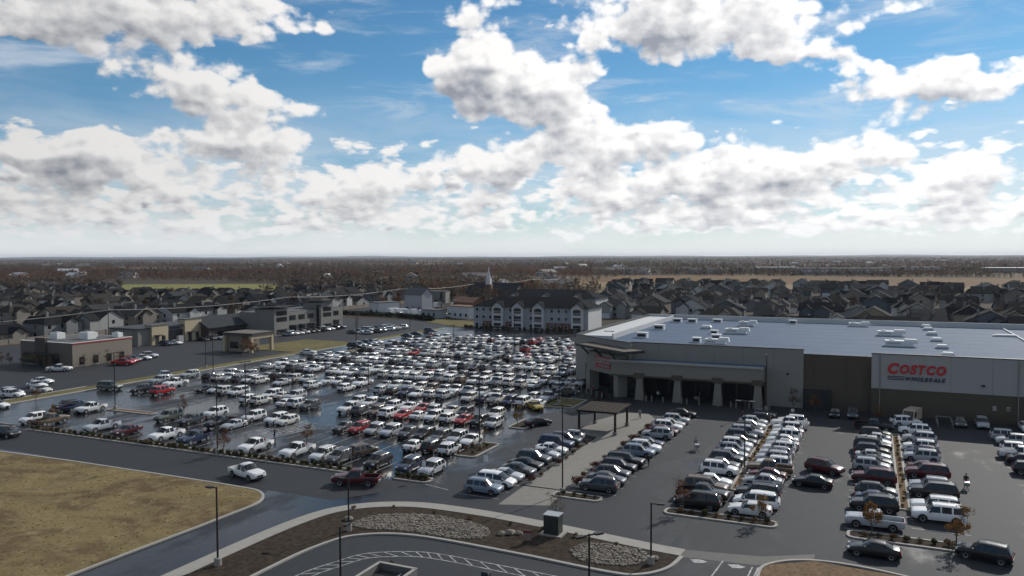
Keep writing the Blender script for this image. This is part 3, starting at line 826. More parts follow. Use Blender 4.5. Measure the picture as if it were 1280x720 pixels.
# ------------------------------------------------------------------ the warehouse store
M['store_grey'] = mat('store_grey_panel', (0.25, 0.242, 0.222), 0.8, var=0.07, scale=0.25, bump=0.12, bscale=4)
M['store_tan'] = mat('store_tan_panel', (0.225, 0.212, 0.185), 0.8, var=0.07, scale=0.25, bump=0.12, bscale=4)
M['store_brown'] = mat('store_brown_block', (0.092, 0.073, 0.053), 0.85, var=0.10, scale=0.4, bump=0.3, bscale=3)
M['store_sign_panel'] = mat('store_pale_panel', (0.36, 0.355, 0.335), 0.8, var=0.05, scale=0.2)
M['membrane'] = mat('roof_membrane', (0.078, 0.120, 0.190), 0.75, spec=0.12, var=0.08, scale=0.12, c2=(0.090, 0.134, 0.205))
M['membrane_white'] = mat('white_roof_membrane', (0.52, 0.53, 0.53), 0.7, var=0.06, scale=0.3)
M['cap'] = mat('dark_cap_flashing', (0.022, 0.024, 0.028), 0.5, 0.3)
M['letter_red'] = mat('red_sign_letters', (0.50, 0.018, 0.030), 0.4)
M['letter_dark'] = mat('dark_blue_sign_letters', (0.014, 0.018, 0.045), 0.4)
M['letter_edge'] = mat('sign_letter_returns', (0.20, 0.01, 0.018), 0.5)
M['sign_red'] = mat('red_sign_field', (0.33, 0.03, 0.035), 0.5)
M['porch_shade'] = mat('porch_shade_tone', (0.022, 0.020, 0.018), 0.8)  # near-black for porch ceiling and back wall, the recess shade painted in
M['stone_pier'] = mat('stone_pier', (0.22, 0.20, 0.17), 0.9, var=0.3, scale=1.5, bump=0.6, bscale=4)
M['shopfront'] = mat('shopfront_glass', (0.02, 0.024, 0.028), 0.12)

store = thing('warehouse_store', 'huge grey flat-roofed warehouse store with red lettered sign and corner entrance', 'store', (0, 154, Z0))
SY = 154.0
def SP(mb, name, m, parent=store, smooth=False):
    o = mb.obj(name, m, parent, smooth)
    return o
def sb(name, x0, x1, y0, y1, z0, z1, m, parent=store):
    return SP(MB().box(x0, x1, y0 - SY, y1 - SY, z0, z1), name, M[m], parent)
TOP, ROOF = 10.9, 10.0
# walls
w_up = sb('upper_wall', -44, -11.2, 155.0, 155.5, 7.2, TOP, 'store_grey')
sb('parapet_cap', -44.05, -11.1, 154.9, 155.6, TOP, TOP + 0.14, 'cap')
sb('side_pier_wall', -17.9, -11.2, 155.0, 155.5, 0, 7.2, 'store_grey')
sb('brown_wall', -11.2, 0.3, 155.4, 155.9, 0, 10.05, 'store_brown')
sb('low_parapet_cap', -11.2, 0.3, 155.3, 156.0, 10.05, 10.16, 'cap')
sb('brown_base_wall', 0.3, 56, 154.0, 154.5, 0, 4.75, 'store_brown')
pan = sb('sign_panel_wall', 0.3, 56, 153.9, 154.4, 4.75, TOP, 'store_sign_panel')
for i in range(9): sb('panel_joint', 0.3 + 6.2 * (i + 1), 0.33 + 6.2 * (i + 1), 153.892, 153.898, 4.8, TOP, 'cap', pan)
for i in range(5): sb('panel_joint', -44 + 5.5 * (i + 1), -43.97 + 5.5 * (i + 1), 154.99, 154.995, 7.3, TOP, 'cap', w_up)
sb('parapet_cap', 0.2, 56, 153.8, 154.5, TOP, TOP + 0.14, 'cap')
sb('back_parapet', -60, 56, 227.6, 228.0, 0, 11.3, 'membrane_white')
# chamfered corner with the entrance portal
A, B = Vector((-60, 166)), Vector((-44, 153.4))
dv = (B - A).normalized(); nv = Vector((dv.y, -dv.x))
if nv.y > 0: nv = -nv
def ch(s, n): p = A + dv * s + nv * n; return (p.x, p.y - SY)
CL = (B - A).length
def chbox(name, s0, s1, n0, n1, z0, z1, m, parent=store):
    return SP(MB().prism([ch(s0, n0), ch(s1, n0), ch(s1, n1), ch(s0, n1)], z0, z1), name, M[m], parent)
chbox('corner_wall', 0, CL, -0.5, 0, 5.0, TOP, 'store_grey')
chbox('corner_wall', 0, 4.0, -0.5, 0, 0, 5.0, 'store_grey')
chbox('parapet_cap', -0.1, CL + 0.1, -0.6, 0.1, TOP, TOP + 0.14, 'cap')
SP(MB().box(-60, -59.5, 166 - SY, 228 - SY, 0, TOP), 'side_wall', M['store_tan'])
SP(MB().box(-60.1, -59.4, 166 - SY, 228 - SY, TOP, TOP + 0.14), 'parapet_cap', M['cap'])
# roofs
rf = SP(MB().prism([(-59.5, 166.4 - SY), (-44.4, 155.6 - SY), (-11.2, 155.6 - SY), (0.4, 155.9 - SY), (56, 154.5 - SY), (56, 227.6 - SY), (-59.5, 227.6 - SY)], ROOF - 0.4, ROOF), 'roof', M['membrane'])
sb('white_roof_strip', -59.4, -52.2, 168, 227.5, ROOF + 0.003, ROOF + 0.62, 'membrane_white')
sb('roof_edge_curb', -52.2, -51.9, 168, 227.5, ROOF + 0.003, ROOF + 1.15, 'membrane_white')
sb('roof_expansion_cap', 29.7, 30.0, 156, 227.5, ROOF + 0.003, ROOF + 0.3, 'membrane_white', rf)
for i in range(8): sb('membrane_seam', -51.5 , 29.5, 162 + 8.1 * i, 162.12 + 8.1 * i, ROOF + 0.002, ROOF + 0.012, 'membrane_white' if False else 'membrane', rf)
# porch in front of the upper wall
po = sb('porch_fascia', -47.2, -18.0, 151.2, 151.7, 4.55, 7.5, 'store_tan')
sb('porch_end', -18.4, -18.0, 151.7, 155.0, 4.55, 7.5, 'store_tan')
sb('porch_roof', -47.2, -18.0, 151.2, 155.0, 7.5, 7.62, 'membrane')
sb('porch_cornice', -47.4, -17.8, 150.9, 151.25, 7.35, 7.75, 'store_sign_panel')
sb('porch_band', -47.25, -17.95, 151.12, 151.2, 4.5, 4.85, 'store_brown')
sb('porch_ceiling', -47, -18.4, 151.7, 160, 4.9, 5.0, 'porch_shade')
sb('porch_back_wall', -50, -11.3, 160, 160.4, 0, 9.0, 'porch_shade')
sb('porch_side_wall', -18.2, -17.9, 155.5, 160, 0, 5.0, 'store_brown')
for i in range(8): 
    d_ = sb('glass_door', -40 + 2.7 * i, -37.6 + 2.7 * i, 159.9, 159.98, 0, 2.9, 'shopfront')
    sb('door_frame', -37.6 + 2.7 * i, -37.3 + 2.7 * i, 159.86, 159.99, 0, 3.1, 'cap', d_)
for x in (-41.4, -33.9, -26.2, -18.9):
    p = SP(MB().box(x - 0.85, x + 0.85, 151.0 - SY, 152.4 - SY, 0, 4.55, top=0.62), 'porch_pier', M['stone_pier'])
    sb('pier_cap', x - 1.05, x + 1.05, 150.95, 151.14, 4.3, 5.3, 'store_brown', p)
for x in (-24.0, -22.2):
    lb = MB().lathe([(0.0, 0), (0.22, 0.0), (0.22, 0.12), (0.0, 0.13)], 10).mesh('porch_lamp', emis('porch_lamp_lens', (1.0, 0.95, 0.85), 6.0))
    o = link('porch_lamp', lb, store, (x, 157.0 - SY, 4.76))
# portal on the chamfer
PS0, PS1 = 7.8, 19.6
chbox('portal_wall', PS0, PS1, 1.6, 2.2, 4.3, 8.3, 'store_tan')
chbox('portal_pier', PS0, PS0 + 1.5, 0, 2.3, 0, 4.3, 'store_tan'); chbox('portal_pier', PS1 - 1.5, PS1, 0, 2.3, 0, 4.3, 'store_tan')
chbox('portal_side', PS0, PS0 + 0.5, 0, 1.6, 4.3, 8.3, 'store_tan'); chbox('portal_side', PS1 - 0.5, PS1, 0, 1.6, 4.3, 8.3, 'store_tan')
chbox('portal_soffit', PS0 + 0.5, PS1 - 0.5, 0, 1.6, 4.3, 4.5, 'store_brown')
chbox('inner_doors', 4.0, CL, -3.2, -3.0, 0, 5.0, 'shopfront')
cn = chbox('entrance_canopy', 7.6, 25.0, -0.2, 4.6, 9.55, 9.8, 'store_brown')
chbox('canopy_edge', 7.5, 25.1, 4.6, 4.75, 9.4, 9.9, 'cap', cn); chbox('canopy_edge', 7.45, 7.6, -0.2, 4.75, 9.4, 9.9, 'cap', cn); chbox('canopy_edge', 25.0, 25.15, -0.2, 4.75, 9.4, 9.9, 'cap', cn)
for s in (8.6, 13.6, 18.6):
    SP(MB().tube([ch(s, 2.2) + (7.6,), ch(s, 4.2) + (9.55,)], 0.16, 6), 'canopy_strut', M['cap'])
sg = chbox('entrance_sign', 11.4, 17.0, 2.2, 2.3, 5.2, 7.6, 'sign_red')

# lettered signs: built from font outlines and turned into mesh
def text_mesh(txt, size, ext, shear=0.0, bold=0.0, spacing=1.0):
    cu = bpy.data.curves.new('lettering', 'FONT')
    cu.body = txt; cu.size = size; cu.extrude = ext; cu.shear = shear; cu.offset = bold; cu.space_character = spacing
    cu.resolution_u = 3
    o = bpy.data.objects.new('lettering', cu); col.objects.link(o)
    me = bpy.data.meshes.new_from_object(o.evaluated_get(bpy.context.evaluated_depsgraph_get()))
    bpy.data.objects.remove(o); bpy.data.curves.remove(cu)
    return me
def fit_text(name, txt, m, x0, x1, z0, z1, y, parent, ext=0.08, shear=0.25, bold=0.03, rz=0.0, origin=None):
    me = text_mesh(txt, 1.0, ext, shear, bold)
    xs = [v.co.x for v in me.vertices]; ys = [v.co.y for v in me.vertices]
    kx = (x1 - x0) / (max(xs) - min(xs)); kz = (z1 - z0) / (max(ys) - min(ys))
    mx, my = min(xs), min(ys)
    for v in me.vertices:
        X = x0 + (v.co.x - mx) * kx; Zz = z0 + (v.co.y - my) * kz; Y = y - v.co.z
        if rz: p = origin + Vector((X * math.cos(rz) - Y * math.sin(rz), X * math.sin(rz) + Y * math.cos(rz))); v.co = (p.x, p.y, Zz)
        else: v.co = (X, Y, Zz)
    me.materials.clear(); me.materials.append(m)
    return link(name, me, parent)
sign = SP(MB().box(2.9, 5.6, 153.86 - SY, 153.9 - SY, 6.95, 7.1), 'sign_stripe', M['letter_dark'])
for z in (6.68, 6.42): sb('sign_stripe', 2.9, 5.5, 153.86, 153.9, z, z + 0.14, 'letter_dark', sign)
# each letter is a piece of its own
def letters(txt, m, x0, x1, z0, z1, y, parent, widths, bold, first=1.0, shear=0.22):
    tot = sum(widths); x = x0
    for i, (c, wd) in enumerate(zip(txt, widths)):
        wx = (x1 - x0) * wd / tot
        zz = z1 if i else z0 + (z1 - z0) * first
        fit_text('sign_letter', c, m, x, x + wx * 0.95, z0 if i or first == 1.0 else z0 - (z1 - z0) * 0.06, zz, y, parent, 0.10, shear, bold)
        x += wx
letters('COSTCO', M['letter_red'], 2.9, 12.1, 7.55, 9.25, 153.80 - SY, store, (1.28, 1.0, 0.85, 0.85, 1.0, 1.05), 0.05, 1.12)
letters('WHOLESALE', M['letter_dark'], 5.7, 12.0, 6.42, 7.1, 153.84 - SY, store, (1.3, 1, 1, .85, .85, .85, 1, .85, .85), 0.03)
ang = math.atan2(dv.y, dv.x)
fit_text('sign_lettering', 'COSTCO', M['store_sign_panel'], 0.4, 5.6, 6.2, 7.3, -0.06, sg, 0.04, 0.22, 0.05, ang, Vector(ch(11.3, 2.3)))
fit_text('sign_lettering', 'WHOLESALE', M['store_sign_panel'], 1.6, 5.5, 5.5, 5.95, -0.06, sg, 0.03, 0.22, 0.03, ang, Vector(ch(11.3, 2.3)))
# wall packs, hedge along the base
for x in (19.0, 21.0): sb('wall_notice', x, x + 0.55, 153.93, 153.99, 2.1, 2.9, 'store_sign_panel')
for x in (-14.2, 17.3): sb('wall_lamp', x, x + 0.5, 153.6 if x > 0 else 154.8, 153.88 if x > 0 else 154.99, 6.1, 6.4, 'cap')
for x in (-9.5, -4.0, 1.6, 22.6, 36.0): sb('downspout', x, x + 0.14, 155.26 if x < 0 else 153.74, 155.4 if x < 0 else 153.9, 0, 10.0 if x < 0 else TOP, 'store_brown' if x < 0 else 'store_grey')
for i in range(6): sb('block_course', -11.1, 0.2, 155.388, 155.396, 1.4 + i * 1.45, 1.425 + i * 1.45, 'cap')
for i in range(3): sb('block_course', 0.4, 55, 153.988, 153.996, 1.2 + i * 1.2, 1.22 + i * 1.2, 'cap')
sb('loading_alcove', -11.0, -6.4, 154.2, 155.4, 0, 3.6, 'cap')

# rooftop units
def rooftop(x, y, sx, sy, sz, kind, label):
    if kind == 2: sx, sy, sz = sx * .78, sy * .8, sz * .68
    elif kind == 1: sx, sy, sz = sx * .75, sy * .85, sz * .75
    t = thing('rooftop_unit' if kind else 'roof_skylight', label, 'roof unit' if kind else 'skylight', (x, y, Z0 + ROOF), 0, 'units on the store roof' if kind else 'skylights on the store roof')
    if kind == 2:
        MB().box(-sx / 2, sx / 2, -sy / 2, sy / 2, 0.25, sz).obj('cabinet', M['white'], t)
        MB().box(-sx / 2 - .1, sx / 2 + .1, -sy / 2 - .1, sy / 2 + .1, 0, 0.25).obj('roof_curb', M['steel'], t)
        MB().box(sx * 0.15, sx / 2 + 0.9, -sy * 0.35, sy * 0.35, sz * 0.55, sz + 0.35, top=0.8).obj('intake_hood', M['white'], t)
        MB().box(-sx * 0.42, sx * 0.05, -sy / 2 - 0.02, -sy / 2 - 0.005, 0.5, sz - 0.3).obj('louvre_panel', M['steel'], t)
        MB().lathe([(0.0, 0), (0.5, 0), (0.5, 0.18), (0, 0.2)], 12, c=(-sx * 0.25, 0, sz)).obj('fan_shroud', M['steel'], t)
    elif kind == 1:
        MB().box(-sx / 2, sx / 2, -sy / 2, sy / 2, 0, sz).obj('housing', M['white'], t)
        MB().box(-sx * 0.38, sx * 0.38, -sy / 2 - 0.03, -sy / 2 - 0.005, sz * 0.25, sz * 0.8).obj('dark_opening', M['cap'], t)
        MB().box(-sx / 2 - .1, sx / 2 + .1, -sy / 2 - .12, sy / 2 + .1, sz, sz + 0.1).obj('lid', M['white'], t)
    else:
        MB().box(-sx / 2, sx / 2, -sy / 2, sy / 2, 0, sz * 0.5).obj('curb', M['steel'], t)
        MB().box(-sx / 2 - .03, sx / 2 + .03, -sy / 2 - .03, sy / 2 + .03, sz * 0.5, sz, top=0.7).obj('dome', M['white'], t)
for i, y in enumerate((228 - 3, 216.9, 204.4, 189.7, 175.6, 162.3)):
    rooftop(12.9, y, 2.2, 1.7, 0.8, 0, '%s white skylight back in the line on the right of the store roof' % ORD[5 - i])
for (x, y, sx, sy, sz, k, l) in (
    (-46.8, 173.5, 3.2, 2.0, 1.5, 1, 'white roof housing with dark opening nearest the store corner'),
    (-48.0, 194.0, 3.4, 2.0, 1.5, 1, 'white roof housing with dark opening midway along the left roof curb'),
    (-48.6, 216.9, 3.2, 1.8, 1.4, 1, 'far left white roof housing by the back parapet'),
    (-44.6, 217.5, 3.2, 1.8, 1.3, 1, 'right one of the two roof housings by the back parapet'),
    (-29.3, 166.0, 5.2, 2.6, 1.7, 2, 'large white rooftop unit above the porch'),
    (-33.6, 168.5, 2.2, 1.8, 1.3, 1, 'small white roof box left of the large unit above the porch'),
    (-30.6, 174.6, 2.6, 2.0, 1.6, 1, 'white roof box behind the large unit above the porch'),
    (-28.9, 190.5, 6.0, 2.8, 1.8, 2, 'long white rooftop unit in the roof middle left'),
    (-33.4, 188.0, 2.2, 1.6, 1.1, 1, 'small white roof box beside the long middle unit'),
    (-37.6, 200.4, 2.6, 1.8, 0.9, 0, 'lone white skylight left of the roof middle'),
    (-29.4, 212.0, 4.6, 2.4, 1.8, 2, 'white rooftop unit near the back parapet left of centre'),
    (-38.4, 221.0, 3.2, 1.8, 1.1, 1, 'low white roof housing against the back parapet'),
    (-19.0, 224.0, 2.6, 1.6, 1.2, 1, 'small dark-fronted roof box by the back parapet centre'),
    (-3.0, 221.5, 5.4, 2.2, 1.4, 2, 'white rooftop unit at the back right of the roof'),
    (4.0, 198.5, 6.4, 2.8, 1.7, 2, 'white rooftop unit in the right middle of the roof'),
    (5.3, 176.5, 6.6, 2.8, 1.8, 2, 'white rooftop unit nearest above the wall sign'),
    (27.7, 206.7, 5.0, 1.4, 0.5, 0, 'long low skylight at the right edge of the roof')):
    rooftop(x, y, sx, sy, sz, k, l)

# bollards before the entrance
for i in range(20):
    if i < 11: x, y = -41.0 + 2.3 * i, 150.2 + (0.3 if i % 2 else 0)
    else:
        p = A + dv * (3.0 + 1.9 * (i - 11)) + nv * 5.2; x, y = p.x, p.y
    if any(abs(x - c) < 1.3 for c in (-41.4, -33.9, -26.2, -18.9)): x += 1.3
    t = MB().lathe([(0.14, 0), (0.14, 1.0), (0.10, 1.08), (0.0, 1.1)], 10).obj('bollard', M['stone_pier'])
    t.location = (x, y, Z0)
    tag(t, ('%s pale bollard from the left along the porch' % ORD[i]) if i < 11 else ('%s pale bollard from the left before the corner entrance' % ORD[i - 11]), 'bollard', 'bollards before the store')

# ------------------------------------------------------------------ lamp posts
def lamp_kit(h, heads):
    base = MB().lathe([(0.33, -0.02), (0.33, 0.75), (0.27, 0.8), (0, 0.8)], 14).mesh('concrete_base', M['concrete'], False)
    pole = MB().tube([(0, 0, 0.78), (0, 0, h)], [0.095, 0.075], 8).mesh('pole', M['galv'])
    hd = []
    for a in heads:
        mb = MB(); c, s = math.cos(a), math.sin(a)
        mb.box(0.05, 0.55, -0.04, 0.04, h - 0.16, h - 0.06, rz=a, c=(0, 0))
        mb.box(0.5, 1.2, -0.2, 0.2, h - 0.18, h - 0.04, rz=a, c=(0, 0))
        hd.append(mb.mesh('lamp_head', M['galv']))
    return base, pole, hd
def lamp(x, y, h, heads, label, z=Z0):
    b, p, hd = LK.setdefault((h, tuple(heads)), lamp_kit(h, heads))
    t = thing('lamp_post', label, 'lamp post', (x, y, z), 0, 'parking lot lamp posts')
    link('concrete_base', b, t); link('pole', p, t)
    for m in hd: link('lamp_head', m, t)
LK = {}
P2 = math.pi
for (x, y, h, hd, l) in (
    (-54.4, 53.8, 7.4, [P2], 'dark lamp post with a pale base on the sidewalk beside the dry field'),
    (-48.9, 66.3, 5.6, [P2], 'lamp post at the left end of the long stone basin'),
    (-37.5, 49.7, 7.4, [P2 / 2], 'lamp post in the lower lot nearest the hatched lane'),
    (-18.1, 70.4, 5.8, [0.3], 'lamp post beside the small stone basin'),
    (-19.2, 56.1, 7.4, [0.9, 0.9 + P2], 'lamp post with a wide pale double head at the bottom edge'),
    (-33.2, 87.2, 10.8, [0, P2], 'tall lamp post at the foot of the concrete walkway'),
    (-14.7, 105.3, 9.6, [0, P2], 'lamp post standing in the middle double row of cars'),
    (-17.2, 150.2, 10.4, [-P2 / 2], 'tall lamp post against the end of the store porch'),
    (-54.3, 140.8, 10.8, [0, P2], 'tall lamp post on the grassy island before the store corner'),
    (-52.6, 103.6, 10.8, [P2 / 2, -P2 / 2], 'tall lamp post on the second-row island'),
    (-85.5, 84.9, 10.8, [P2 / 2], 'lamp post in the hedge strip beside the white truck'),
    (-96.2, 102.0, 10.8, [P2 / 2, -P2 / 2], 'lamp post beside the painted hatching'),
    (-128.1, 102.2, 10.8, [P2 / 2, -P2 / 2], 'leftmost lamp post on the bark island'),
    (-97.7, 140.0, 10.8, [P2 / 2, -P2 / 2], 'lamp post in the middle of the crowded lot'),
    (-141.9, 140.0, 10.8, [0, P2], 'lamp post at the west edge of the crowded lot'),
    (-97.7, 178.0, 10.8, [P2 / 2, -P2 / 2], 'lamp post deep in the crowded lot'),
    (-141.9, 197.0, 10.8, [0, P2], 'lamp post at the far west edge of the crowded lot'),
    (-56.0, 178.0, 10.8, [0, P2], 'lamp post on the far island beside the store side wall'),
    (-97.7, 216.0, 10.8, [P2 / 2, -P2 / 2], 'farthest lamp post before the apartments'),
    (-154.5, 215.0, 8.0, [0], 'lamp post on the verge strip by the shop lawn'),
    (-154.5, 150.0, 8.0, [0], 'lamp post on the verge strip across from the restaurant'),
    (-172, 240, 8.0, [0, P2], 'lamp post in the far shop lot'),
    (-163, 262, 8.0, [0, P2], 'lamp post beyond the far shop lot cars')):
    lamp(x, y, h, hd, l)

# ------------------------------------------------------------------ walkway and shelter
M['path'] = mat('walkway_concrete', (0.185, 0.175, 0.152), 0.8, var=0.25, scale=0.5, bump=0.2, bscale=20)
M['dark_wood'] = mat('dark_stained_timber', (0.035, 0.028, 0.022), 0.8, spec=0.15, var=0.3, scale=1.0)
struct(MB().prism([(-38.7, 88.6), (-33.6, 88.6), (-33.8, 134), (-36, 138), (-40, 138), (-43.0, 128), (-43.0, 118.4), (-38.7, 117)], 0.0, Z0 + 0.10).obj('walkway', M['path']))
struct(MB().prism([(-38.6, 80.6), (-33.0, 82.6), (-33.4, 88.5), (-38.8, 88.5)], 0.0, Z0 + 0.008).obj('walkway_ramp', M['path']))
sh = thing('walkway_shelter', 'open flat-roofed dark timber shelter over the concrete walkway', 'shelter', (-39.6, 123, Z0 + 0.1))
for (x, y) in ((-3.0, -3.6), (3.1, -3.8), (-2.7, 3.5), (2.9, 3.6)):
    p = MB().box(x - .16, x + .16, y - .16, y + .16, 0, 3.3).obj('post', M['dark_wood'], sh)
    MB().box(x - .3, x + .3, y - .3, y + .3, 0, 0.5).obj('post_base', M['stone_pier'], p)
for y in (-3.7, 3.55): MB().box(-3.3, 3.4, y - .12, y + .12, 3.3, 3.55).obj('beam', M['dark_wood'], sh)
MB().box(-3.4, 3.5, -4.1, 4.0, 3.55, 3.65).obj('roof_panel', M['dark_wood'], sh)
for i in range(10): MB().box(-3.35 + i * 0.74, -3.25 + i * 0.74, -4.05, 3.95, 3.65, 3.74).obj('rafter', M['dark_wood'], sh)

# ------------------------------------------------------------------ small site furniture
cab = thing('utility_cabinet', 'tall dark green utility cabinet on a concrete pad by the sidewalk', 'cabinet', (-29.2, 74.0, Z0 + 0.08))
MB().box(-1.2, 1.2, -0.95, 0.95, 0, 0.14).obj('concrete_pad', M['concrete'], cab)
bd = MB().box(-0.8, 0.8, -0.65, 0.65, 0.14, 2.05).obj('housing', mat('cabinet_green', (0.022, 0.028, 0.026), 0.5), cab)
MB().box(-0.86, 0.86, -0.71, 0.71, 2.05, 2.13).obj('lid', M['steel'], cab)
for s in (-1, 1): MB().box(min(0.03 * s, 0.74 * s), max(0.03 * s, 0.74 * s), -0.67, -0.65, 0.25, 1.95).obj('door', mat('cabinet_door%d' % s, (0.026, 0.032, 0.03), 0.45), bd)
fs = thing('notice_board', 'small upright board with a maroon header in the mulch bed', 'sign', (-30.6, 70.6, Z0 + 0.1), 0.3)
for s in (-1, 1): MB().box(0.3 * s - .04, 0.3 * s + .04, -.04, .04, 0, 1.25).obj('post', M['dark'], fs)
MB().box(-0.36, 0.36, -0.06, -0.042, 0.25, 1.0).obj('panel', mat('notice_panel', (0.24, 0.17, 0.15), 0.7, var=0.3, scale=6), fs)
MB().box(-0.42, 0.42, -0.07, 0.05, 1.0, 1.25).obj('header', mat('notice_header', (0.12, 0.02, 0.025), 0.6), fs)
en = thing('bin_enclosure', 'open-topped walled bin enclosure with dark interior at the bottom edge', 'enclosure', (-36.6, 54.0, Z0))
M['block'] = mat('enclosure_block', (0.16, 0.155, 0.14), 0.85, var=0.15, scale=1.0)
for (x0, x1, y0, y1) in ((-1.95, 1.85, 2.4, 2.6), (-1.95, -1.75, -3.0, 2.4), (1.65, 1.85, -3.0, 2.4)):
    wl_ = MB().box(x0, x1, y0, y1, 0, 1.95).obj('wall', M['block'], en)
    MB().box(x0 - .04, x1 + .04, y0 - .04, y1 + .04, 1.95, 2.02).obj('coping', M['kerb'], wl_)
bi = MB().box(-1.5, 0.5, -1.0, 2.1, 0.15, 1.35, top=1.05).obj('waste_bin', M['dark'], en)
MB().box(-1.6, 0.6, -1.1, 2.2, 1.35, 1.42).obj('bin_lid', M['dark'], bi)
MB().box(0.66, 0.76, -3.0, 2.0, 1.5, 1.6).obj('divider_rail', M['steel'], en)
MB().box(0.68, 0.74, -3.0, 2.0, 0, 1.5).obj('divider_panel', M['dark'], en)
for i, (x, y) in enumerate(((-1.3, 3.1), (-0.7, 3.15), (-0.1, 3.1))):
    plant(K_sg[i], 'shrub', '%s dark shrub from the left behind the bin enclosure wall' % ORD[i], 'shrub', (-36.6 + x, 54 + y, Z0), i * 2.0, 2.6, 'shrubs in the planting strips', SH)
pb = thing('waste_receptacle', 'dark blue litter bin at the edge of the hatched lane', 'bin', (-30.1, 60.4, Z0))
MB().box(-.35, .35, -.35, .35, 0, 1.0, top=0.92).obj('bin_body', mat('bin_blue', (0.02, 0.035, 0.06), 0.5), pb)
MB().box(-.37, .37, -.37, .37, 1.0, 1.12, top=0.8).obj('bin_lid', M['dark'], pb)
def corral(x, y, rz, label):
    t = thing('cart_corral', label, 'cart corral', (x, y, Z0), rz, 'trolley corrals')
    for s in (-1, 1):
        for xx in (-2.4, 0, 2.4): MB().tube([(xx, s * 1.1, 0), (xx, s * 1.1, 1.0)], 0.045, 6).obj('post', M['steel'], t)
        for z in (0.5, 1.0): MB().tube([(-2.45, s * 1.1, z), (2.45, s * 1.1, z)], 0.045, 6).obj('rail', M['steel'], t)
    MB().tube([(2.45, -1.1, 1.0), (2.45, 1.1, 1.0)], 0.045, 6).obj('rail', M['steel'], t)
corral(11.5, 148.8, P2 / 2, 'empty metal trolley corral below the store sign')
corral(-11.8, 112.9 - 100 + 87.0, 0, 'metal trolley corral among the middle double row')
sp = thing('speed_sign', 'white post sign at the end of the hedge row', 'sign', (-51.4, 85.6, ZB))
MB().tube([(0, 0, 0), (0, 0, 2.4)], 0.035, 6).obj('post', M['steel'], sp); MB().box(-.25, .25, -.04, -.01, 1.75, 2.4).obj('panel', M['white'], sp)
for i, (x, y, l) in enumerate(((-52.0, 88.8, 'upper'), (-46.6, 95.2, 'aisle'))):
    pass
sp2 = thing('aisle_sign', 'small white aisle sign on a post beside the walkway row', 'sign', (-46.3, 93.0, Z0))
MB().tube([(0, 0, 0), (0, 0, 2.0)], 0.035, 6).obj('post', M['steel'], sp2); MB().box(-.3, .3, -.04, -.01, 1.15, 2.0).obj('panel', M['white'], sp2)

